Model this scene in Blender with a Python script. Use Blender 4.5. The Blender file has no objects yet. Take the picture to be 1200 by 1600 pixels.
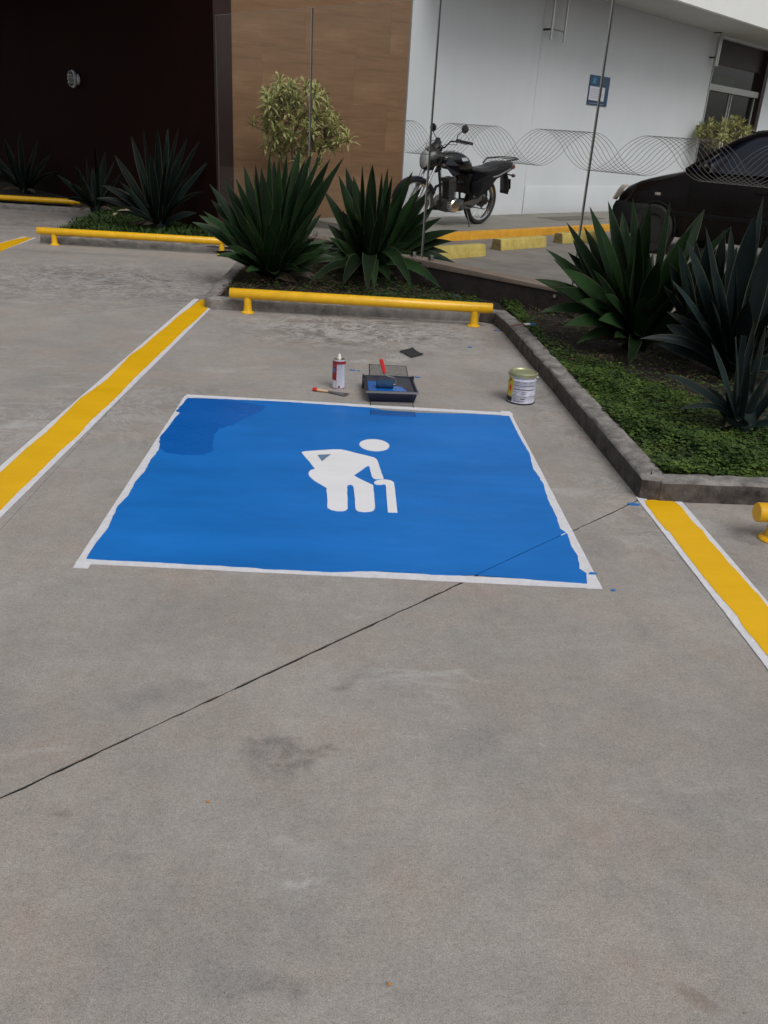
import bpy, bmesh, math, random
from mathutils import Vector, Matrix
from mathutils.geometry import tessellate_polygon
random.seed(7)
PI = math.pi
R_ = math.radians
SC = bpy.context.scene
COL = SC.collection
# ------------------------------------------------------------------ camera (solved from the photo's vanishing points)
PPX, PPY, F, H = 600.0, 800.0, 1307.0, 1.5
def _ray(px, py): return Vector((px-PPX, py-PPY, F)).normalized()
_dn = _ray(420, 3700)
_fw = _ray(568, 209); _fw = (_fw - _dn*_fw.dot(_dn)).normalized()
_Z = -_dn; _Y = _fw; _X = _Y.cross(_Z)
if _X.x < 0: _X = -_X
ROT = Matrix((_X, _Y, _Z))                      # photo-camera axes -> world
EYE = Vector((0, 0, H))
def W(px, py, z=0.0):                           # the point of the level plane z that the photo shows at px, py
    d = ROT @ _ray(px, py); return EYE + d*((z-H)/d.z)
def on_plane(px, py, p0, n):
    d = ROT @ _ray(px, py); return EYE + d*((Vector(p0)-EYE).dot(n)/d.dot(n))
def at_Y(px, py, y):
    d = ROT @ _ray(px, py); return EYE + d*(y/d.y)

cam_d = bpy.data.cameras.new('camera'); cam = bpy.data.objects.new('camera', cam_d); COL.objects.link(cam)
m3 = Matrix((ROT.col[0], -ROT.col[1], -ROT.col[2])).transposed()
cam.matrix_world = Matrix.Translation(EYE) @ m3.to_4x4()
cam_d.sensor_fit = 'VERTICAL'; cam_d.sensor_height = 24; cam_d.lens = 24*F/1600
cam_d.clip_start = 0.02; cam_d.clip_end = 600
SC.camera = cam
# ------------------------------------------------------------------ light: overcast day
SUN_EL, SUN_AZ = 50, 150        # azimuth clockwise from +Y
world = bpy.data.worlds.new('World'); SC.world = world; world.use_nodes = True
wn = world.node_tree; wn.nodes.clear()
sky = wn.nodes.new('ShaderNodeTexSky'); sky.sky_type = 'NISHITA'; sky.sun_disc = False
sky.sun_elevation = R_(SUN_EL); sky.sun_rotation = R_(SUN_AZ); sky.dust_density = 4.0; sky.air_density = 1.0; sky.ozone_density = 1.0
hsv = wn.nodes.new('ShaderNodeHueSaturation'); hsv.inputs['Saturation'].default_value = 0.16
bgd = wn.nodes.new('ShaderNodeBackground'); bgd.inputs['Strength'].default_value = 0.10
wo = wn.nodes.new('ShaderNodeOutputWorld')
wn.links.new(sky.outputs[0], hsv.inputs['Color']); wn.links.new(hsv.outputs[0], bgd.inputs['Color']); wn.links.new(bgd.outputs[0], wo.inputs['Surface'])
sd = bpy.data.lights.new('sun', 'SUN'); sd.energy = 0.9; sd.angle = R_(32); sd.color = (1.0, 0.97, 0.93)
sun = bpy.data.objects.new('sun', sd); COL.objects.link(sun)
sdir = Vector((math.sin(R_(SUN_AZ))*math.cos(R_(SUN_EL)), math.cos(R_(SUN_AZ))*math.cos(R_(SUN_EL)), math.sin(R_(SUN_EL))))
sun.rotation_euler = sdir.to_track_quat('Z', 'Y').to_euler()
SC.view_settings.view_transform = 'Standard'; SC.view_settings.look = 'None'; SC.view_settings.gamma = 1
SC.view_settings.use_curve_mapping = False
SC.view_settings.exposure = 0.18
SC.cycles.use_denoising = True
SC.cycles.max_bounces = 8; SC.cycles.transparent_max_bounces = 24
# ------------------------------------------------------------------ materials
def mat(name, col, rough=0.6, metal=0.0, spec=0.5, var=0.0, vscale=4.0, bump=0.0, bscale=60.0, coat=0.0, col2=None, noise_detail=4):
    m = bpy.data.materials.new(name); m.use_nodes = True
    nt = m.node_tree; b = nt.nodes['Principled BSDF']
    b.inputs['Roughness'].default_value = rough; b.inputs['Metallic'].default_value = metal
    b.inputs['Specular IOR Level'].default_value = spec; b.inputs['Coat Weight'].default_value = coat
    b.inputs['Base Color'].default_value = (*col, 1)
    geo = nt.nodes.new('ShaderNodeNewGeometry')
    if var > 0 or col2:
        n = nt.nodes.new('ShaderNodeTexNoise'); n.inputs['Scale'].default_value = vscale; n.inputs['Detail'].default_value = noise_detail; n.inputs['Roughness'].default_value = 0.65
        nt.links.new(geo.outputs['Position'], n.inputs['Vector'])
        r = nt.nodes.new('ShaderNodeValToRGB'); r.color_ramp.elements[0].position = 0.3; r.color_ramp.elements[1].position = 0.7
        lo = [c*(1-var) for c in col]; hi = col2 if col2 else [min(1, c*(1+var)) for c in col]
        r.color_ramp.elements[0].color = (*lo, 1); r.color_ramp.elements[1].color = (*hi, 1)
        nt.links.new(n.outputs['Fac'], r.inputs['Fac']); nt.links.new(r.outputs['Color'], b.inputs['Base Color'])
    if bump > 0:
        n2 = nt.nodes.new('ShaderNodeTexNoise'); n2.inputs['Scale'].default_value = bscale; n2.inputs['Detail'].default_value = 5
        nt.links.new(geo.outputs['Position'], n2.inputs['Vector'])
        bp = nt.nodes.new('ShaderNodeBump'); bp.inputs['Strength'].default_value = bump; bp.inputs['Distance'].default_value = 0.01
        nt.links.new(n2.outputs['Fac'], bp.inputs['Height']); nt.links.new(bp.outputs['Normal'], b.inputs['Normal'])
    return m

class NG:
    """tiny node-graph helper"""
    def __init__(s, name):
        s.m = bpy.data.materials.new(name); s.m.use_nodes = True; s.nt = s.m.node_tree; s.b = s.nt.nodes['Principled BSDF']
        s.geo = s.nt.nodes.new('ShaderNodeNewGeometry'); s.pos = s.geo.outputs['Position']
    def lk(s, a, b): s.nt.links.new(a, b)
    def noise(s, scale, detail=4, rough=0.6, vec=None, dist=0.0):
        n = s.nt.nodes.new('ShaderNodeTexNoise'); n.inputs['Scale'].default_value = scale; n.inputs['Detail'].default_value = detail
        n.inputs['Roughness'].default_value = rough; n.inputs['Distortion'].default_value = dist
        s.lk(vec or s.pos, n.inputs['Vector']); return n.outputs['Fac']
    def noisec(s, scale, vec=None):
        n = s.nt.nodes.new('ShaderNodeTexNoise'); n.inputs['Scale'].default_value = scale; n.inputs['Detail'].default_value = 3
        s.lk(vec or s.pos, n.inputs['Vector']); return n.outputs['Color']
    def voro(s, scale, vec=None):
        n = s.nt.nodes.new('ShaderNodeTexVoronoi'); n.inputs['Scale'].default_value = scale; s.lk(vec or s.pos, n.inputs['Vector']); return n.outputs['Distance']
    def ramp(s, fac, stops, interp='LINEAR'):
        r = s.nt.nodes.new('ShaderNodeValToRGB'); cr = r.color_ramp; cr.interpolation = interp
        while len(cr.elements) < len(stops): cr.elements.new(0.5)
        for e, (p, c) in zip(cr.elements, stops):
            e.position = p; e.color = (*(c if hasattr(c, '__len__') else (c, c, c)), 1)
        s.lk(fac, r.inputs['Fac']); return r.outputs['Color']
    def mix(s, fac, a, b, mode='MIX'):
        n = s.nt.nodes.new('ShaderNodeMix'); n.data_type = 'RGBA'; n.blend_type = mode; n.clamp_result = False
        if hasattr(fac, 'links') or hasattr(fac, 'node'): s.lk(fac, n.inputs['Factor'])
        else: n.inputs['Factor'].default_value = fac
        for k, v in ((6, a), (7, b)):
            if hasattr(v, 'node'): s.lk(v, n.inputs[k])
            else: n.inputs[k].default_value = (*v, 1)
        return n.outputs[2]
    def math(s, op, a, b=None, c=None, clamp=False):
        n = s.nt.nodes.new('ShaderNodeMath'); n.operation = op; n.use_clamp = clamp
        for i, v in enumerate((a, b, c)):
            if v is None: continue
            if hasattr(v, 'node'): s.lk(v, n.inputs[i])
            else: n.inputs[i].default_value = v
        return n.outputs[0]
    def vmath(s, op, a, b):
        n = s.nt.nodes.new('ShaderNodeVectorMath'); n.operation = op
        for i, v in enumerate((a, b)):
            if hasattr(v, 'node'): s.lk(v, n.inputs[i])
            else: n.inputs[i].default_value = v
        return n.outputs[0]
    def mapping(s, vec, loc=(0,0,0), rot=(0,0,0), scale=(1,1,1)):
        n = s.nt.nodes.new('ShaderNodeMapping'); n.vector_type = 'TEXTURE'
        n.inputs['Location'].default_value = loc; n.inputs['Rotation'].default_value = rot; n.inputs['Scale'].default_value = scale
        s.lk(vec, n.inputs['Vector']); return n.outputs[0]
    def blob(s, vec, x, y, rx, ry, rot=0, soft=0.6):           # a worn spot: 1 inside, 0 outside
        v = s.mapping(vec, (x, y, 0), (0, 0, rot), (rx, ry, 1e3))
        n = s.nt.nodes.new('ShaderNodeVectorMath'); n.operation = 'LENGTH'; s.lk(v, n.inputs[0])
        r = s.nt.nodes.new('ShaderNodeMapRange'); r.inputs['From Min'].default_value = 1.0; r.inputs['From Max'].default_value = 1.0-soft
        s.lk(n.outputs['Value'], r.inputs['Value']); r.interpolation_type = 'SMOOTHSTEP'; return r.outputs[0]
    def bump(s, h, strength=0.3, dist=0.01):
        bp = s.nt.nodes.new('ShaderNodeBump'); bp.inputs['Strength'].default_value = strength; bp.inputs['Distance'].default_value = dist
        s.lk(h, bp.inputs['Height']); s.lk(bp.outputs['Normal'], s.b.inputs['Normal'])

def concrete_floor():
    g = NG('concrete_floor')
    warm = g.ramp(g.noise(0.9, 6, 0.62), [(0.32, (0.268, 0.248, 0.228)), (0.46, (0.315, 0.296, 0.274)), (0.58, (0.348, 0.324, 0.298)), (0.70, (0.395, 0.365, 0.337))])
    pink = g.ramp(g.noise(2.1, 6, 0.68), [(0.46, 0.0), (0.66, 1.0)])
    c = g.mix(g.math('MULTIPLY', pink, 0.8), warm, (0.335, 0.278, 0.243))
    grey = g.ramp(g.noise(3.3, 7, 0.7, g.mapping(g.pos, (3.1, 7.7, 0))), [(0.45, 0.0), (0.70, 1.0)])
    c = g.mix(g.math('MULTIPLY', grey, 0.5), c, (0.232, 0.228, 0.224))
    # fine grain and grit
    gr = g.ramp(g.noise(310, 3, 0.85), [(0.33, 0.45), (0.46, 0.92), (0.56, 1.08), (0.68, 1.55)])
    c = g.mix(0.85, c, gr, 'MULTIPLY')
    gr2 = g.ramp(g.noise(95, 5, 0.9), [(0.32, 0.62), (0.50, 1.0), (0.70, 1.30)])
    c = g.mix(0.7, c, gr2, 'MULTIPLY')
    g2 = g.ramp(g.noise(20, 8, 0.8), [(0.3, 0.84), (0.7, 1.15)])
    c = g.mix(0.8, c, g2, 'MULTIPLY')
    sp = g.ramp(g.voro(38), [(0.0, 1.0), (0.045, 1.0), (0.085, 0.0)])
    spm = g.math('MULTIPLY', sp, g.ramp(g.noise(9, 2), [(0.58, 0.0), (0.64, 0.75)]))
    c = g.mix(spm, c, (0.07, 0.06, 0.055))
    # white bloom streaks
    st = g.noise(4.5, 8, 0.75, g.mapping(g.pos, (0, 0, 0), (0, 0, 0.1), (2.2, 0.8, 1)), 0.6)
    stm = g.math('MULTIPLY', g.ramp(st, [(0.56, 0.0), (0.70, 0.55)]), g.ramp(g.noise(0.7, 2), [(0.42, 0.0), (0.6, 1.0)]))
    c = g.mix(stm, c, (0.46, 0.45, 0.445))
    wv = g.vmath('ADD', g.pos, g.vmath('MULTIPLY', g.vmath('SUBTRACT', g.noisec(5.0), (0.5, 0.5, 0.5)), (0.34, 0.34, 0.0)))
    br = g.math('MULTIPLY', g.ramp(g.noise(30, 8, 0.9), [(0.40, 0.15), (0.60, 1.0)]), g.ramp(g.noise(150, 3, 0.9), [(0.38, 0.45), (0.60, 1.0)]))
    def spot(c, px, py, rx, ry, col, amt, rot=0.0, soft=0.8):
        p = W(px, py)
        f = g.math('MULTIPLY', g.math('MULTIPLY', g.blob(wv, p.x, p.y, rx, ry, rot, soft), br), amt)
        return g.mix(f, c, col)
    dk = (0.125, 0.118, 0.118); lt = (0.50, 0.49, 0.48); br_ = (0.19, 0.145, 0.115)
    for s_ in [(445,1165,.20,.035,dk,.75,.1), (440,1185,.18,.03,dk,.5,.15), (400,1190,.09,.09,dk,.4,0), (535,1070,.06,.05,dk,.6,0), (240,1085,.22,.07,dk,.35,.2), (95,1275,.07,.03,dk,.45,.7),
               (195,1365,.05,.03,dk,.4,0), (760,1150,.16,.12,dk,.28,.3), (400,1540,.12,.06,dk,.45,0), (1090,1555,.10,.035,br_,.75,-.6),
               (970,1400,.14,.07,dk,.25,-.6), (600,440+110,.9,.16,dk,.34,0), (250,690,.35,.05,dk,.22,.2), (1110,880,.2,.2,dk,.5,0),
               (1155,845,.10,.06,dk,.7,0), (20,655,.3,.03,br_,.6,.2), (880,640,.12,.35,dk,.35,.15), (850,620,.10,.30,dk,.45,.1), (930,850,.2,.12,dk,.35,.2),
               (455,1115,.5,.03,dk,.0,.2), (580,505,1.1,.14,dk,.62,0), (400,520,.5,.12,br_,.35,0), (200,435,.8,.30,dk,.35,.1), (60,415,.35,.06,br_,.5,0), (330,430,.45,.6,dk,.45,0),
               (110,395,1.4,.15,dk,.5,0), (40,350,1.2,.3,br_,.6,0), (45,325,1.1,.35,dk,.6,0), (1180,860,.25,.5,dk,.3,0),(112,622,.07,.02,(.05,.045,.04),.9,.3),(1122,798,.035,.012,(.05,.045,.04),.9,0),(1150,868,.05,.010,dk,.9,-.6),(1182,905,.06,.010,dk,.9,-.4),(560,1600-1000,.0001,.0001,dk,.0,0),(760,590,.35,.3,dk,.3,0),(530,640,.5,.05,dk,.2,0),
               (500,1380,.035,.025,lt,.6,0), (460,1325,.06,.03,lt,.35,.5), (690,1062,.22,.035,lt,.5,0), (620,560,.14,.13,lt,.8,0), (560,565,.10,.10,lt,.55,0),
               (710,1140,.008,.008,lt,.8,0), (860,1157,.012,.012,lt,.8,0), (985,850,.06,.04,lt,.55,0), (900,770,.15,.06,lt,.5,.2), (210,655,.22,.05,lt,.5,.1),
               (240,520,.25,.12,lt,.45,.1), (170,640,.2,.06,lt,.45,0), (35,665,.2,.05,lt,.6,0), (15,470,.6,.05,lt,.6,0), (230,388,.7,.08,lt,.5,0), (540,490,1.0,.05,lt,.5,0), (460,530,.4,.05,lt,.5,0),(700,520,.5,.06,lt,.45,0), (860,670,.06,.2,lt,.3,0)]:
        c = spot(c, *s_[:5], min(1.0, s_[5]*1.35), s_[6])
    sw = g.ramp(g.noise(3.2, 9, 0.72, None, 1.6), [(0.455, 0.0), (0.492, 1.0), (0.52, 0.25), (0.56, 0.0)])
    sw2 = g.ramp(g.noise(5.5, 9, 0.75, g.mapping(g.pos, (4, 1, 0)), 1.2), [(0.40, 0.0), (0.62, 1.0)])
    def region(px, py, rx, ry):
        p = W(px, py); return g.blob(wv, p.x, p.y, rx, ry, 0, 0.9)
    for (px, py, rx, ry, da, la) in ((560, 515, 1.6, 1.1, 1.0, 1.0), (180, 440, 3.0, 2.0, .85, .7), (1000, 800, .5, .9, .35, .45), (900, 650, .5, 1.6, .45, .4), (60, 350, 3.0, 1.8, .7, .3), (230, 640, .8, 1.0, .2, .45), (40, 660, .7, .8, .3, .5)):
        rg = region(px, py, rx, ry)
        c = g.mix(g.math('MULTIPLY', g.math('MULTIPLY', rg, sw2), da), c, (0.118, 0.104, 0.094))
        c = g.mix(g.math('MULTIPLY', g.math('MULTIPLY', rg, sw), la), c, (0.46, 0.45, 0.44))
    g.lk(c, g.b.inputs['Base Color'])
    g.b.inputs['Roughness'].default_value = 0.82; g.b.inputs['Specular IOR Level'].default_value = 0.35
    hgt = g.math('ADD', g.math('MULTIPLY', g.noise(95, 4, 0.8), 0.6), g.math('MULTIPLY', g.noise(14, 5), 0.7))
    g.bump(hgt, 0.30, 0.008)
    return g.m

def paint(name, col, rough, worn=0.10, scale=3.0, coat=0.0, spots=True):
    g = NG(name)
    v = g.ramp(g.noise(scale, 6, 0.65, g.mapping(g.pos, (0,0,0), (0,0,0), (2.5, 0.7, 1))), [(0.3, [x*(1-worn) for x in col]), (0.7, [min(1, x*(1+worn)+0.004) for x in col])])
    if spots:
        s1 = g.math('MULTIPLY', g.ramp(g.voro(14), [(0.0, 1.0), (0.03, 1.0), (0.05, 0.0)]), g.ramp(g.noise(3, 2), [(0.55, 0.0), (0.62, 0.8)]))
        v = g.mix(s1, v, [x*0.35 for x in col])
    g.lk(v, g.b.inputs['Base Color'])
    rr = g.ramp(g.noise(5, 4), [(0.3, rough*0.85), (0.7, min(1, rough*1.15))]); g.lk(rr, g.b.inputs['Roughness']); g.b.inputs['Specular IOR Level'].default_value = 0.22
    g.b.inputs['Coat Weight'].default_value = coat
    g.bump(g.math('ADD', g.math('MULTIPLY', g.noise(95, 4, 0.8), 0.5), g.noise(14, 5)), 0.14, 0.006)
    return g.m

def wood_cladding():
    g = NG('wood_cladding')
    tc = g.nt.nodes.new('ShaderNodeTexCoord'); ob = tc.outputs['Object']
    v = g.mapping(ob, (0,0,0), (0,0,0), (5.0, 1, 0.42))
    n = g.noise(4.0, 8, 0.62, v, 0.6)
    c = g.ramp(n, [(0.28, (0.150, 0.082, 0.043)), (0.46, (0.190, 0.108, 0.058)), (0.60, (0.210, 0.120, 0.066)), (0.78, (0.245, 0.150, 0.088))])
    n2 = g.noise(0.9, 3, 0.5, ob); c = g.mix(0.7, c, g.ramp(n2, [(0.3, 0.8), (0.7, 1.15)]), 'MULTIPLY')
    oi = g.nt.nodes.new('ShaderNodeObjectInfo')
    c = g.mix(0.8, c, g.ramp(oi.outputs['Random'], [(0.0, 0.96), (1.0, 1.04)]), 'MULTIPLY')
    fine = g.noise(30, 5, 0.7, v); c = g.mix(0.6, c, g.ramp(fine, [(0.3, 0.82), (0.7, 1.14)]), 'MULTIPLY')
    g.lk(c, g.b.inputs['Base Color']); g.b.inputs['Roughness'].default_value = 0.6; g.b.inputs['Specular IOR Level'].default_value = 0.2
    return g.m

def white_wall():
    g = NG('white_wall_paint')
    c = g.ramp(g.noise(0.8, 6, 0.6), [(0.3, (0.56, 0.585, 0.62)), (0.7, (0.61, 0.63, 0.665))])
    run = g.noise(3.0, 5, 0.6, g.mapping(g.pos, (0,0,0), (0,0,0), (0.35, 0.35, 3.0)))
    c = g.mix(0.2, c, g.ramp(run, [(0.3, 0.92), (0.65, 1.03)]), 'MULTIPLY')
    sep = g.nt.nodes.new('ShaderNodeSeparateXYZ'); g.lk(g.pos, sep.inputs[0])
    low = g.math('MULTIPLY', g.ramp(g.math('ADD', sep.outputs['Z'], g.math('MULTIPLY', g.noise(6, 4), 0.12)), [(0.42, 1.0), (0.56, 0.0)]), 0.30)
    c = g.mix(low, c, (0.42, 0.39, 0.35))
    g.lk(c, g.b.inputs['Base Color']); g.b.inputs['Roughness'].default_value = 0.8
    g.bump(g.noise(40, 5), 0.12); return g.m

def leaf_mat(name, col, col_tip, rough=0.42, spec=0.4):
    g = NG(name)
    oi = g.nt.nodes.new('ShaderNodeObjectInfo')
    n = g.noise(3.0, 3)
    c = g.ramp(n, [(0.3, col), (0.72, col_tip)])
    c = g.mix(1.0, c, g.ramp(oi.outputs['Random'], [(0.0, 0.5), (0.6, 1.1), (1.0, 2.0)]), 'MULTIPLY')
    g.lk(c, g.b.inputs['Base Color']); g.b.inputs['Roughness'].default_value = rough; g.b.inputs['Specular IOR Level'].default_value = spec
    g.bump(g.noise(60, 2), 0.08); return g.m

def face_var_leaf(name, stops, rough=0.55, scale=7, fscale=220):
    g = NG(name)
    n = g.math('ADD', g.math('MULTIPLY', g.noise(scale, 3), 0.55), g.math('MULTIPLY', g.noise(fscale, 1), 0.45))
    g.lk(g.ramp(n, stops), g.b.inputs['Base Color']); g.b.inputs['Roughness'].default_value = rough; g.b.inputs['Specular IOR Level'].default_value = 0.3
    return g.m

def glass_mat(name, tint=0.93, refl=0.5):
    m = bpy.data.materials.new(name); m.use_nodes = True; nt = m.node_tree; nt.nodes.clear()
    o = nt.nodes.new('ShaderNodeOutputMaterial'); mx = nt.nodes.new('ShaderNodeMixShader'); t = nt.nodes.new('ShaderNodeBsdfTransparent'); gl = nt.nodes.new('ShaderNodeBsdfGlossy')
    fr = nt.nodes.new('ShaderNodeFresnel'); fr.inputs['IOR'].default_value = 1.45; mu = nt.nodes.new('ShaderNodeMath'); mu.operation = 'MULTIPLY'; mu.inputs[1].default_value = refl
    t.inputs['Color'].default_value = (tint, tint*1.01, tint, 1); gl.inputs['Roughness'].default_value = 0.02
    nt.links.new(fr.outputs[0], mu.inputs[0]); nt.links.new(mu.outputs[0], mx.inputs[0]); nt.links.new(t.outputs[0], mx.inputs[1]); nt.links.new(gl.outputs[0], mx.inputs[2]); nt.links.new(mx.outputs[0], o.inputs[0])
    return m

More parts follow.
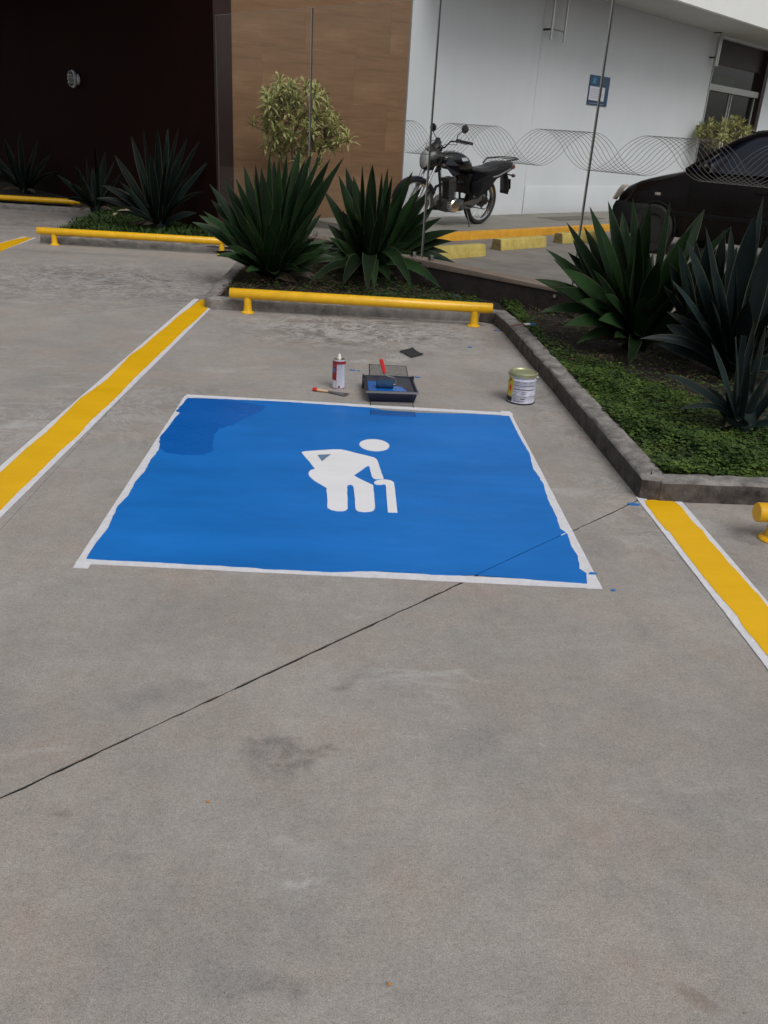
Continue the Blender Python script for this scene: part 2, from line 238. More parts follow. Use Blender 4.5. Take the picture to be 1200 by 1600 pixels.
M = dict(
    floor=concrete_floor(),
    joint=mat('joint_dirt', (0.018, 0.016, 0.015), 0.95),
    street=mat('street_surface', (0.19, 0.17, 0.155), 0.85, var=0.28, vscale=2.2, bump=0.2, noise_detail=8),
    sidewalk=mat('sidewalk_cement', (0.22, 0.205, 0.185), 0.85, var=0.2, vscale=1.8, bump=0.15, noise_detail=8),
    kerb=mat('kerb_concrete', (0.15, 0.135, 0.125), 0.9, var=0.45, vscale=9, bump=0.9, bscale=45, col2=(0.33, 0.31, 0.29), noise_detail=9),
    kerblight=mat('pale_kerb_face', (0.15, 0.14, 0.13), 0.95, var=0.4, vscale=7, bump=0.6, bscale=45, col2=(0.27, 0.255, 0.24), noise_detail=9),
    kerbface=mat('dark_kerb_face', (0.035, 0.028, 0.025), 0.95, var=0.5, vscale=12, bump=0.9, bscale=45, col2=(0.105, 0.088, 0.078), noise_detail=9),  # darker brown for the upright kerb faces
    soil=mat('soil', (0.012, 0.008, 0.005), 1.0, var=0.5, vscale=20, bump=1.0, bscale=50),
    blue=paint('blue_road_paint', (0.0050, 0.155, 0.53), 0.42, 0.15, 2.2),
    bluewet=paint('wet_blue_paint', (0.003, 0.112, 0.45), 0.28, 0.05, 2.5, spots=False),
    yellow=paint('yellow_road_paint', (0.76, 0.425, 0.003), 0.45, 0.06, 4),
    whitep=paint('white_road_paint', (0.76, 0.76, 0.79), 0.5, 0.04, 6, spots=False),
    greyp=paint('grey_blue_thin_paint', (0.13, 0.22, 0.33), 0.5, 0.1, 6),
    tape=mat('masking_tape', (0.66, 0.66, 0.70), 0.6, var=0.08, vscale=30, bump=0.35, bscale=90),
    pipe=mat('yellow_enamel', (0.74, 0.41, 0.004), 0.38, var=0.10, vscale=14, coat=0.2),
    oldyellow=mat('worn_yellow_paint', (0.44, 0.33, 0.07), 0.75, var=0.2, vscale=9, bump=0.5, bscale=40, col2=(0.55, 0.43, 0.13)),
    orange=mat('orange_kerb_paint', (0.62, 0.30, 0.02), 0.7, var=0.15, vscale=9, bump=0.3),
    brown=mat('dark_brown_wall', (0.0125, 0.0034, 0.0028), 0.8, spec=0.06, var=0.12, vscale=1.5, bump=0.15),
    brown2=mat('lighter_brown', (0.026, 0.014, 0.013), 0.5, spec=0.2, var=0.12, vscale=2.0),
    retain=mat('dark_retaining_wall', (0.022, 0.016, 0.014), 0.9, var=0.4, vscale=6, bump=0.6, bscale=30),
    cap=mat('coping_stone', (0.20, 0.155, 0.125), 0.8, var=0.15, vscale=5, bump=0.3),
    wood=wood_cladding(), white=white_wall(),
    fascia=mat('white_fascia', (0.80, 0.80, 0.79), 0.6, var=0.03, vscale=2),
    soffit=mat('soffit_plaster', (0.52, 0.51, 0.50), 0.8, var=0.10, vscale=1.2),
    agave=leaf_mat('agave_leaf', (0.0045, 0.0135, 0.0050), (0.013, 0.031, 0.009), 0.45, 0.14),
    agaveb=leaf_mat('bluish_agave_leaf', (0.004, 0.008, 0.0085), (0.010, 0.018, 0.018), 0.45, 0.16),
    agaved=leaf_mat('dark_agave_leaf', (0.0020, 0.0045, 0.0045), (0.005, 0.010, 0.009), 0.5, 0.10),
    edge=mat('pale_leaf_margin', (0.05, 0.06, 0.03), 0.5),
    deadleaf=mat('dead_leaf', (0.055, 0.042, 0.026), 0.85, var=0.5, vscale=25),
    dry=mat('dry_leaf', (0.30, 0.25, 0.17), 0.8, var=0.3, vscale=30),
    cover=face_var_leaf('ground_cover_leaf', [(0.34, (0.008, 0.018, 0.004)), (0.46, (0.028, 0.058, 0.009)), (0.58, (0.065, 0.112, 0.016)), (0.72, (0.16, 0.21, 0.035))]),
    grass=face_var_leaf('grass_blade', [(0.3, (0.014, 0.030, 0.007)), (0.6, (0.035, 0.070, 0.012)), (0.75, (0.06, 0.10, 0.02))]),
    litter=mat('leaf_litter', (0.035, 0.020, 0.012), 0.95, col2=(0.10, 0.055, 0.03), vscale=60),
    draca=mat('green_leaf_stripe', (0.085, 0.120, 0.030), 0.5, var=0.2, vscale=9),
    dracay=mat('cream_leaf_stripe', (0.47, 0.45, 0.18), 0.5, var=0.2, vscale=9),
    twig=mat('brown_twig', (0.11, 0.06, 0.04), 0.8),
    glass=glass_mat('clear_glass', 0.965, 0.05), gedge=mat('glass_edge', (0.36, 0.38, 0.34), 0.25), gseam=mat('dark_glass_seam', (0.05, 0.05, 0.05), 0.4),
    print=mat('grey_glass_print', (0.17, 0.165, 0.155), 0.5), steel=mat('brushed_steel', (0.45, 0.45, 0.44), 0.3, 1.0),
    navy=mat('navy_sign', (0.020, 0.060, 0.13), 0.4), cyan=mat('light_blue_print', (0.05, 0.30, 0.55), 0.4), paper=mat('white_paper', (0.60, 0.60, 0.68), 0.7), ink=mat('grey_ink', (0.25, 0.24, 0.33), 0.6),
    black=mat('black_plastic', (0.010, 0.010, 0.012), 0.45, var=0.1), rubber=mat('tyre_rubber', (0.016, 0.015, 0.015), 0.75, bump=0.3, bscale=80),
    bpaint=mat('black_gloss_paint', (0.004, 0.004, 0.006), 0.18, spec=0.4, coat=0.35), nblue=mat('dark_blue_gloss', (0.004, 0.006, 0.022), 0.25, coat=0.3),
    chrome=mat('chrome', (0.62, 0.62, 0.63), 0.16, 1.0), alloy=mat('cast_aluminium', (0.36, 0.36, 0.37), 0.42, 0.85, bump=0.1), darkalloy=mat('dark_cast_engine', (0.13, 0.13, 0.135), 0.5, 0.8, bump=0.1), vinyl=mat('seat_vinyl', (0.016, 0.016, 0.018), 0.42, bump=0.1, bscale=120),
    lens=mat('headlamp_lens', (0.42, 0.44, 0.47), 0.12, coat=0.6), red=mat('red_plastic', (0.52, 0.012, 0.010), 0.3), amber=mat('smoked_lens', (0.05, 0.03, 0.03), 0.3),
    carp=mat('black_car_paint', (0.0045, 0.002, 0.0025), 0.25, spec=0.22, coat=0.06), cartrim=mat('grey_bumper_plastic', (0.006, 0.006, 0.007), 0.6, spec=0.2), crim=mat('dark_wheel_rim', (0.02, 0.02, 0.02), 0.6), carglass=mat('dark_car_glass', (0.010, 0.012, 0.026), 0.08, coat=0.5),
    headl=mat('cloudy_headlight', (0.42, 0.37, 0.32), 0.25, coat=0.5), white_pl=mat('white_plastic', (0.70, 0.70, 0.66), 0.4),
    tin=mat('tin_lid', (0.38, 0.39, 0.22), 0.35, 0.6, var=0.1, vscale=30), tinbare=mat('bare_tin', (0.30, 0.27, 0.20), 0.35, 0.7, var=0.2, vscale=40),
    lwhite=mat('label_white', (0.50, 0.51, 0.60), 0.4, var=0.08, vscale=60), lred=mat('label_red', (0.24, 0.012, 0.014), 0.4), lblue=mat('label_blue', (0.03, 0.17, 0.42), 0.4), lyellow=mat('label_yellow', (0.55, 0.40, 0.02), 0.4), lblack=mat('label_black', (0.012, 0.012, 0.016), 0.5), lgrey=mat('label_grey_text', (0.30, 0.31, 0.41), 0.5),
    tray=mat('dark_navy_tray', (0.007, 0.010, 0.030), 0.38, var=0.2, vscale=20), trayg=mat('paint_smeared_tray', (0.045, 0.048, 0.066), 0.45, var=0.4, vscale=25), fleece=mat('soaked_roller_fleece', (0.004, 0.045, 0.12), 0.6, bump=1.0, bscale=180),
    bluel=mat('liquid_blue_paint', (0.010, 0.13, 0.46), 0.15, var=0.06, vscale=20), handle=mat('varnished_wood', (0.52, 0.38, 0.22), 0.45, var=0.1, vscale=30), blade=mat('dull_steel_blade', (0.16, 0.165, 0.16), 0.4, 0.7), slate=mat('black_sandpaper', (0.022, 0.024, 0.028), 0.85, bump=0.4, bscale=300),
    powder=mat('dried_residue', (0.40, 0.385, 0.37), 0.95, var=0.25, vscale=60, bump=1.0, bscale=80), grate=mat('cast_grate_bar', (0.20, 0.19, 0.18), 0.7, var=0.25, vscale=40), dark_slot_sheet=mat('grate_shade_black', (0.006, 0.006, 0.006), 0.95),
    gblue=mat('blue_painted_bar', (0.008, 0.105, 0.36), 0.45), gnavy=mat('navy_slot_shade', (0.004, 0.012, 0.09), 0.6), lampw=mat('grey_lamp_body', (0.42, 0.42, 0.44), 0.4), lampg=mat('lamp_glass', (0.10, 0.10, 0.105), 0.2),
    framew=mat('white_aluminium_frame', (0.42, 0.43, 0.42), 0.4), dglass=mat('dark_door_glass', (0.010, 0.009, 0.008), 0.06, spec=0.7), dpanel=mat('dark_red_brown_panel', (0.020, 0.008, 0.008), 0.4), frosted=mat('pale_grey_strip', (0.09, 0.10, 0.09), 0.5),
    brush=mat('brick_red_handle', (0.19, 0.05, 0.045), 0.5), chip=mat('blue_paint_chip', (0.02, 0.15, 0.47), 0.5), orangeb=mat('orange_seed', (0.45, 0.18, 0.03), 0.6))
# ------------------------------------------------------------------ mesh builder
class MB:
    def __init__(s): s.v = []; s.f = []; s.mi = []
    def add(s, vs, fs, mi=0):
        o = len(s.v); s.v += [tuple(p) for p in vs]; s.f += [[i+o for i in f] for f in fs]; s.mi += [mi]*len(fs); return s
    def box(s, c, d, rz=0, mi=0, rot=None):
        c = Vector(c); hx, hy, hz = d[0]/2, d[1]/2, d[2]/2
        Rm = rot if rot is not None else Matrix.Rotation(rz, 3, 'Z')
        vs = [c + Rm @ Vector((x*hx, y*hy, z*hz)) for x in (-1, 1) for y in (-1, 1) for z in (-1, 1)]
        return s.add(vs, [(0,1,3,2), (4,6,7,5), (0,4,5,1), (2,3,7,6), (0,2,6,4), (1,5,7,3)], mi)
    def prism(s, poly, z0, z1, mi=0):                       # poly: xy list, ccw
        n = len(poly); z0f = z0 if callable(z0) else (lambda x, y: z0); z1f = z1 if callable(z1) else (lambda x, y: z1)
        vs = [(x, y, z0f(x, y)) for x, y in poly] + [(x, y, z1f(x, y)) for x, y in poly]
        fs = [(i, (i+1) % n, n+(i+1) % n, n+i) for i in range(n)]
        s.add(vs, fs, mi)
        o = len(s.v)-n
        for t in tessellate_polygon([[Vector((x, y, 0)) for x, y in poly]]):
            a, b, c = t
            A, B, C = Vector(poly[a]), Vector(poly[b]), Vector(poly[c])
            if (B-A).cross(C-A) < 0: a, c = c, a
            s.f.append([o+a, o+b, o+c]); s.mi.append(mi)
            s.f.append([o-n+c, o-n+b, o-n+a]); s.mi.append(mi)
        return s
    def cyl(s, p0, p1, r0, r1=None, n=12, mi=0, cap=True):
        return s.tube([p0, p1], [r0, r0 if r1 is None else r1], n, mi, cap)
    def tube(s, pts, r, n=8, mi=0, cap=True, flat=1.0):
        pts = [Vector(p) for p in pts]; k = len(pts); rs = r if hasattr(r, '__len__') else [r]*k
        o = len(s.v); up = None
        for i, p in enumerate(pts):
            t = (pts[min(i+1, k-1)]-pts[max(i-1, 0)]).normalized()
            if up is None:
                up = Vector((0, 0, 1)) if abs(t.z) < 0.9 else Vector((1, 0, 0))
            a = t.cross(up)
            if a.length < 1e-5: a = t.cross(Vector((0, 1, 0)))
            a.normalize(); b = a.cross(t).normalized(); up = b
            for j in range(n):
                th = 2*PI*j/n; s.v.append(tuple(p + (a*math.cos(th) + b*math.sin(th)*flat)*rs[i]))
        for i in range(k-1):
            for j in range(n):
                s.f.append([o+i*n+j, o+i*n+(j+1) % n, o+(i+1)*n+(j+1) % n, o+(i+1)*n+j]); s.mi.append(mi)
        if cap:
            s.f.append([o+j for j in range(n)][::-1]); s.mi.append(mi); s.f.append([o+(k-1)*n+j for j in range(n)]); s.mi.append(mi)
        return s
    def lathe(s, prof, c=(0, 0, 0), axis='Z', n=32, mi=0, a0=0, a1=2*PI):   # prof: (r, h) list
        c = Vector(c); full = abs(a1-a0-2*PI) < 1e-6; m = n if full else n+1; o = len(s.v)
        for r, h in prof:
            for j in range(m):
                th = a0+(a1-a0)*j/n; x, y = r*math.cos(th), r*math.sin(th)
                p = (x, y, h) if axis == 'Z' else ((x, h, y) if axis == 'Y' else (h, x, y)); s.v.append(tuple(c+Vector(p)))
        for i in range(len(prof)-1):
            for j in range(n):
                j2 = (j+1) % m; s.f.append([o+i*m+j, o+i*m+j2, o+(i+1)*m+j2, o+(i+1)*m+j]); s.mi.append(mi)
        return s
    def ring(s, c, R, r, axis='Y', n=36, k=8, mi=0, ry=None):                # torus
        pr = [(R+r*math.cos(2*PI*i/k), (ry or r)*math.sin(2*PI*i/k)) for i in range(k+1)]
        return s.lathe(pr, c, axis, n, mi)
    def ball(s, c, d, mi=0, nu=14, nv=9, rot=None):
        c = Vector(c); o = len(s.v); Rm = rot or Matrix.Identity(3)
        for i in range(nv+1):
            ph = PI*i/nv
            for j in range(nu):
                th = 2*PI*j/nu
                s.v.append(tuple(c + Rm @ Vector((d[0]*math.sin(ph)*math.cos(th), d[1]*math.sin(ph)*math.sin(th), d[2]*math.cos(ph)))))
        for i in range(nv):
            for j in range(nu): s.f.append([o+i*nu+j, o+(i+1)*nu+j, o+(i+1)*nu+(j+1) % nu, o+i*nu+(j+1) % nu]); s.mi.append(mi)
        return s
    def loft(s, secs, mi=0, closed=True, cap=True):
        o = len(s.v); n = len(secs[0])
        for q in secs: s.v += [tuple(p) for p in q]
        for i in range(len(secs)-1):
            for j in range(n if closed else n-1):
                s.f.append([o+i*n+j, o+i*n+(j+1) % n, o+(i+1)*n+(j+1) % n, o+(i+1)*n+j]); s.mi.append(mi)
        if cap: s.f.append([o+j for j in range(n)][::-1]); s.mi.append(mi); s.f.append([o+(len(secs)-1)*n+j for j in range(n)]); s.mi.append(mi)
        return s
    def build(s, name, m, parent=None, smooth=False, bevel=0, origin=None, fix=True, bseg=2, angle=35):
        me = bpy.data.meshes.new(name)
        vs = s.v
        if origin is not None:
            ox, oy, oz = origin; vs = [(x-ox, y-oy, z-oz) for x, y, z in vs]
        me.from_pydata(vs, [], s.f)
        ms = m if isinstance(m, (list, tuple)) else [m]
        for k in ms: me.materials.append(k)
        me.polygons.foreach_set('material_index', s.mi)
        if fix or bevel:
            bm = bmesh.new(); bm.from_mesh(me)
            bmesh.ops.remove_doubles(bm, verts=bm.verts, dist=1e-6)
            if fix: bmesh.ops.recalc_face_normals(bm, faces=bm.faces)
            if bevel:
                ed = [e for e in bm.edges if len(e.link_faces) == 2 and e.calc_face_angle(0) > R_(30)]
                bmesh.ops.bevel(bm, geom=ed, offset=bevel, segments=bseg, profile=0.6, affect='EDGES', clamp_overlap=True)
            bm.to_mesh(me); bm.free()
        if smooth or bevel:
            me.shade_smooth(); me.set_sharp_from_angle(angle=R_(angle))
        o = bpy.data.objects.new(name, me); COL.objects.link(o)
        if origin is not None: o.location = origin
        if parent is not None: o.parent = parent
        return o
def tag(o, label=None, cat=None, group=None, kind=None):
    if label: o['label'] = label
    if cat: o['category'] = cat
    if group: o['group'] = group
    if kind: o['kind'] = kind
    return o
def empty(name, loc, rz=0, label=None, cat=None, group=None, scale=1.0):
    o = bpy.data.objects.new(name, None); COL.objects.link(o); o.empty_display_size = 0.1
    o.location = loc; o.rotation_euler = (0, 0, rz); o.scale = (scale,)*3
    return tag(o, label, cat, group)
def copy_tree(o, parent=None):
    c = o.copy(); COL.objects.link(c)
    if parent is not None: c.parent = parent
    for ch in list(o.children): copy_tree(ch, c)
    return c
def clip(poly, p, n):                                        # keep the side where (q-p).n > 0
    out = []
    for i in range(len(poly)):
        a, b = Vector(poly[i]), Vector(poly[(i+1) % len(poly)]); da, db = (a-p).dot(n), (b-p).dot(n)
        if da >= 0: out.append(tuple(a))
        if da*db < 0: out.append(tuple(a + (b-a)*(da/(da-db))))
    return out
# ------------------------------------------------------------------ building directions
GAZ = R_(-44.2)
g_ = Vector((math.sin(GAZ), math.cos(GAZ), 0)); w_ = Vector((-g_.y*-1, -g_.x, 0))   # g: along the glass wall (left and away), w: along the white wall (right and away)
w_ = Vector((math.cos(-GAZ)*1.0, math.sin(-GAZ)*1.0, 0)); w_ = Vector((math.sin(R_(45.8)), math.cos(R_(45.8)), 0))
GP = W(840, 490, 0.05).dot(w_)                              # plane of the retaining wall face / glass
G0 = Vector((W(840, 490, 0.05).x, W(840, 490, 0.05).y, 0))
def GW(s, off, z): return G0 + g_*s + w_*off + Vector((0, 0, z))
ZS, ZP = 0.27, 0.36                                         # street and sidewalk level behind the glass
# ------------------------------------------------------------------ ground, slabs
g = MB(); g.add([(-220, -120, -0.06), (220, -120, -0.06), (220, 320, -0.06), (-220, 320, -0.06)], [(0, 1, 2, 3)])
ground = tag(g.build('ground', M['joint']), kind='structure')
ja, jb = W(0, 1247), W(990, 785); ja2, jb2 = Vector((ja.x, ja.y)), Vector((jb.x, jb.y))
jd = (jb2-ja2).normalized(); jn = Vector((-jd.y, jd.x))     # main joint
ka, kb_ = W(0, 503), W(305, 469); ka2, kb2 = Vector((ka.x, ka.y)), Vector((kb_.x, kb_.y)); kd = (kb2-ka2).normalized(); kn = Vector((-kd.y, kd.x))
BIG = [(-26, -12), (26, -12), (26, 24), (-26, 24)]
def gap(poly, p, n, w): return clip(poly, p+n*w, n), clip(poly, p-n*w, -n)
far, near = gap(BIG, ja2, jn, 0.0045)
farR = clip(far, Vector((-1.36, 0)), Vector((1, 0)))
farL = clip(far, Vector((-1.362, 0)), Vector((-1, 0)))
farLf, farLn = gap(farL, ka2, kn, 0.0034)
def ragged(poly, amp=0.0030, only=None):
    """subdivide a long straight edge near the joint and roughen it"""
    out = []
    for i in range(len(poly)):
        a, b = Vector(poly[i]), Vector(poly[(i+1) % len(poly)]); out.append(tuple(a))
        if only and (abs((a-only[0]).dot(only[1])) > 0.02 or abs((b-only[0]).dot(only[1])) > 0.02): continue
        if not only: continue
        L = (b-a).length; d = (b-a)/L; nn = only[1]
        t0, t1 = 0.0, L; k = 0.0
        while k < L-0.1:
            k += random.uniform(0.02, 0.07)
            q = a+d*k
            if abs(q.x) < 6 and -1 < q.y < 13 and k < L: out.append(tuple(q+nn*random.uniform(-amp, amp)))
    return out
for pl in (ragged(near, only=(ja2, jn)), ragged(farR, only=(ja2, jn)), ragged(farLn, 0.0012, only=(ka2, kn)), ragged(farLf, 0.0012, only=(ka2, kn))):
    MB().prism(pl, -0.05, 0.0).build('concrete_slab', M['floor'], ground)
m_ = MB(); e0, e1 = ja2-jd*14, ja2+jd*20
m_.prism([tuple(e0-jn*.0042), tuple(e1-jn*.0042), tuple(e1+jn*.0042), tuple(e0+jn*.0042)], -.03, -.0025)
m_.prism([tuple(ka2-kd*9-kn*.003), tuple(kb2-kn*.003), tuple(kb2+kn*.003), tuple(ka2-kd*9+kn*.003)], -.03, -.004)
m_.build('joint_sealant', mat('black_joint_sealant', (0.012, 0.011, 0.010), .9), ground)
# ------------------------------------------------------------------ painted rectangle, tape
def P2(lst, z=0.0): return [(W(x, y, z).x, W(x, y, z).y) for x, y in lst]
z7 = lambda L: [(100+x/2.143, 580+y/2.143) for x, y in L]
z8 = lambda L: [(600+x/2.0, 620+y/2.0) for x, y in L]
def ccw(p):
    a = sum(p[i][0]*p[(i+1) % len(p)][1]-p[(i+1) % len(p)][0]*p[i][1] for i in range(len(p))); return p if a > 0 else p[::-1]
def fray(p, step=0.03, amp=0.004):
    out = []
    for i in range(len(p)):
        a, b = Vector(p[i]), Vector(p[(i+1) % len(p)]); L = (b-a).length; n = max(1, int(L/step)); nn = Vector((-(b-a).y, (b-a).x))/max(L, 1e-6)
        for k in range(n):
            q = a+(b-a)*(k/n)
            if k: q = q + nn*random.gauss(0, amp*0.5)
            out.append(tuple(q))
    return out
blue_px = z7([(415,92),(375,138),(388,140),(345,195),(322,222),(318,265),(290,300),(270,340),(240,372),(215,420),(180,455),(150,525),(110,575),(75,632),(150,637),(220,640),(380,648),(550,658),(700,668),(900,677)]) + \
    z8([(0,548),(80,552),(150,560),(230,562),(280,558),(400,568),(500,578),(600,585),(634,588),(632,555),(610,540),(605,500),(585,470),(572,430),(550,415),(540,380),(515,330),(495,270),(465,225),(455,180),(430,140),(405,90),(390,62),(250,55),(100,52),(0,44)]) + \
    z7([(1030,125),(860,113),(700,103),(560,97)])
blue_poly = fray(ccw(P2(blue_px)), 0.03, 0.0035)
mark = empty('parking_symbol', (W(540, 760).x, W(540, 760).y, 0), 0, 'blue painted rectangle with white pictogram of a stooped person with a cane', 'road marking')
def child(mb, name, m, parent, **k):
    o = mb.build(name, m, None, **k); o.parent = parent
    o.matrix_parent_inverse = Matrix.Translation(parent.location).inverted() if parent.rotation_euler.z == 0 else parent.matrix_world.inverted()
    return o
for hp in gap(blue_poly, ja2, jn, 0.0030):
    child(MB().prism(hp, 0.001, 0.0056), 'blue_field', M['blue'], mark)
mb = MB()                                                   # paint run into the joint
q0, q1 = ja2+jd*2.05, ja2+jd*0.0
s0 = (Vector(P2([(735, 903)])[0])-ja2).dot(jd); s1 = (Vector(P2([(889, 833)])[0])-ja2).dot(jd)
mb.prism(ccw([tuple(ja2+jd*s0-jn*.0030), tuple(ja2+jd*s1-jn*.0030), tuple(ja2+jd*s1+jn*.0030), tuple(ja2+jd*s0+jn*.0030)]), -0.002, 0.0012)
child(mb, 'joint_paint', mat('navy_joint_paint', (0.002, 0.005, 0.045), .6), mark)
wet_px = z7([(415,93),(480,95),(590,105),(675,120),(668,132),(640,145),(600,163),(560,185),(520,195),(505,212),(498,240),(497,270),(470,283),(400,285),(340,275),(320,262),(324,224),(347,197),(388,141),(377,137)])
child(MB().prism(fray(ccw(P2(wet_px)), 0.018, 0.008), 0.0058, 0.0066), 'wet_patch', M['bluewet'], mark)
z5 = lambda L: [(440+x/5.4545, 660+y/5.4545) for x, y in L]
body = [(170,268),(178,262),(205,258),(310,250),(430,242),(500,242),(545,250),(640,275),(740,298),(790,312),(808,325),(820,345),(845,420),(868,488),(866,493),(800,495),(780,488),(768,470),(755,420),(748,390),(742,382),(735,380),(680,418),(615,462),(640,480),(700,510),(780,548),(788,620),(795,740),(785,762),(755,773),(700,776),(655,770),(635,760),(628,740),(622,640),(614,570),(605,550),(585,541),(565,545),(557,560),(560,640),(563,745),(550,760),(520,768),(470,768),(420,758),(390,742),(388,650),(384,572),(340,545),(280,510),(240,475),(228,450),(235,430),(250,418),(285,408),(240,350),(195,300)]
cane = [(787,530),(790,518),(815,505),(860,498),(895,500),(930,508),(955,522),(965,580),(975,680),(986,782),(905,778),(895,660),(888,548),(870,538),(845,543),(800,541)]
head = [(790+128*math.cos(t*PI/18)-0*math.sin(t*PI/18), 205+50*math.sin(t*PI/18)+7*math.cos(t*PI/18)) for t in range(36)]
child(MB().prism(fray(ccw(P2(z5(body))), 0.03, 0.0016), 0.0058, 0.0082), 'pictogram_body', M['whitep'], mark)
child(MB().prism(ccw(P2(z5(cane))), 0.0058, 0.0082), 'pictogram_cane', M['whitep'], mark)
child(MB().prism(ccw(P2(z5(head))), 0.0058, 0.0082), 'pictogram_head', M['whitep'], mark)
child(MB().prism(ccw(P2(z5([(305,290),(420,284),(343,345)]))), 0.0084, 0.0090), 'arm_gap', M['greyp'], mark)
def strip(pa, pb, width, side):                             # quad whose outer edge is pa-pb
    a, b = Vector(P2([pa])[0]), Vector(P2([pb])[0]); d = (b-a).normalized(); n = Vector((-d.y, d.x))*side*width
    return ccw([tuple(a), tuple(b), tuple(b+n), tuple(a+n)])
def tape_strip(poly, label, z0=0.001, z1=0.0038, loc=None):
    c = sum((Vector(p) for p in poly), Vector((0, 0)))/len(poly)
    o = MB().prism(fray(poly, 0.06, 0.0012), z0, z1).build('masking_tape', M['tape'], origin=(c.x, c.y, 0))
    return tag(o, label, 'masking tape', 'masking tape strips along the fresh paint')
tape_strip(strip((292, 617), (800, 646), 0.05, -1), 'white masking tape along the far edge of the blue rectangle, by the roller tray')
tape_strip(strip((289, 619), (114, 888), 0.055, 1), 'white masking tape down the left edge of the blue rectangle', 0.001, 0.0042)
tape_strip(strip((118, 881), (941, 921), 0.045, 1), 'white masking tape along the near edge of the blue rectangle', 0.001, 0.0046)
tape_strip(strip((797, 644), (941, 921), 0.060, -1), 'white masking tape down the right edge of the blue rectangle', 0.001, 0.0050)
# yellow lines
z3 = lambda L: [(x/3.333, 440+y/3.333) for x, y in L]
zr = lambda L: [(960+x/5.0, 740+y/5.0) for x, y in L]
yl = z3([(1045,98),(1112,100),(1075,150),(1030,195),(960,255),(880,335),(800,410),(760,450),(700,505),(640,570),(625,588),(560,650),(470,730),(400,812),(320,880),(240,960),(150,1050),(90,1105),(10,1190),(-40,1235),(-120,1320),(-120,1110),(0,1000),(60,945),(140,870),(240,790),(330,700),(420,610),(480,570),(560,510),(610,460),(680,385),(740,345),(800,290),(870,235),(930,180),(1000,130)])
o = MB().prism(fray(ccw(P2(yl)), 0.04, 0.0016), 0.001, 0.0056).build('yellow_line', M['yellow'], origin=(W(160, 630).x, W(160, 630).y, 0)); tag(o, 'long fresh yellow bay line left of the blue rectangle', 'road marking', 'yellow bay lines')
yr = zr([(235,215),(330,212),(450,222),(480,235),(515,262),(560,320),(620,395),(690,455),(735,525),(800,595),(850,650),(890,705),(960,775),(1050,880),(1130,960),(1200,1055),(1400,1290),(1400,1750),(1200,1440),(1120,1340),(1010,1210),(960,1120),(860,1010),(790,930),(700,820),(640,740),(560,640),(500,560),(450,490),(430,460),(400,445),(370,405),(340,375),(290,300),(250,255)])
o = MB().prism(fray(ccw(P2(yr)), 0.03, 0.0016), 0.001, 0.0056).build('yellow_line', M['yellow'], origin=(W(1100, 900).x, W(1100, 900).y, 0)); tag(o, 'fresh yellow bay line starting at the kerb corner on the right', 'road marking', 'yellow bay lines')
tape_strip(strip((303, 467.5), (-60, 781.5), 0.05, 1), 'white masking tape on the left side of the long left yellow line')
tape_strip(strip((343, 468.5), (-60, 870), 0.042, -1), 'white masking tape on the right side of the long left yellow line')
tape_strip(strip((993, 777), (1290, 1165), 0.045, 1), 'white masking tape on the left side of the right yellow line')
tape_strip(strip((1062, 781), (1330, 1094), 0.040, -1), 'white masking tape on the right side of the right yellow line, beneath the kerb')
tape_strip(strip((1050, 784), (1066, 781), 0.02, 1), 'short torn end of masking tape where the right yellow line meets the kerb', 0.0042, 0.006)
yf = [(-70,401),(-70,386),(0,385),(30,377),(52,371),(55,374),(40,379),(0,392)]
z2 = lambda L: [(x/3.0, 300+y/3.0) for x, y in L]
yf = z2([(-120,292),(0,242),(60,225),(120,213),(155,217),(120,232),(50,260),(0,280),(-120,325)])
o = MB().prism(ccw(P2(yf)), 0.001, 0.005).build('yellow_line', M['yellow'], origin=(W(20, 380).x, W(20, 380).y, 0)); tag(o, 'short distant yellow bay line at the left edge, beyond the long one', 'road marking', 'yellow bay lines')
tape_strip(strip((-40, 391), (36, 370), 0.05, -1), 'white masking tape on the far side of the distant left yellow line')
tape_strip(strip((-40, 408), (57, 372), 0.05, 1), 'white masking tape on the near side of the distant left yellow line')
# ------------------------------------------------------------------ kerbs
ZK = 0.12
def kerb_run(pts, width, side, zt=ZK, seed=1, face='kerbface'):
    """concrete kerb swept along the outer face line pts, body on the given side"""
    rnd = random.Random(seed); P = [Vector(p) for p in pts]; mbk = MB(); segs = []
    for i in range(len(P)-1):
        L = (P[i+1]-P[i]).length; n = max(2, int(L/0.07))
        for k in range(n + (1 if i == len(P)-2 else 0)): segs.append((P[i]+(P[i+1]-P[i])*(k/n), i))
    secs = []
    for q, i in segs:
        def nrm(a, b): d = (b-a).normalized(); return Vector((-d.y, d.x))*side
        n1 = nrm(P[i], P[i+1]); nn = n1
        if (q-P[i]).length < 1e-6 and i > 0:
            n0 = nrm(P[i-1], P[i]); nn = (n0+n1).normalized(); nn = nn/max(0.4, nn.dot(n1))
        j = lambda a: rnd.gauss(0, a)
        prof = [(0.0, -0.02), (0.003+j(.002), zt*0.5), (0.006+j(.0025), zt*0.86), (0.016+j(.003), zt*0.98+j(.002)), (0.05, zt+j(.002)), (width*.6, zt+.003+j(.003)), (width-.02+j(.004), zt-.002+j(.003)), (width, zt*.85), (width, -0.02)]
        secs.append([(q.x+nn.x*u, q.y+nn.y*u, z) for u, z in prof])
    mbk.loft(secs, closed=False, cap=True)
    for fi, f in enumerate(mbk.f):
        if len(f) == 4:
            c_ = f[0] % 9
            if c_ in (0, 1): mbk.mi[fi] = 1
    o = mbk.build('kerb', [M['kerb'], M[face]], smooth=True, angle=60, fix=True); return tag(o, kind='structure')
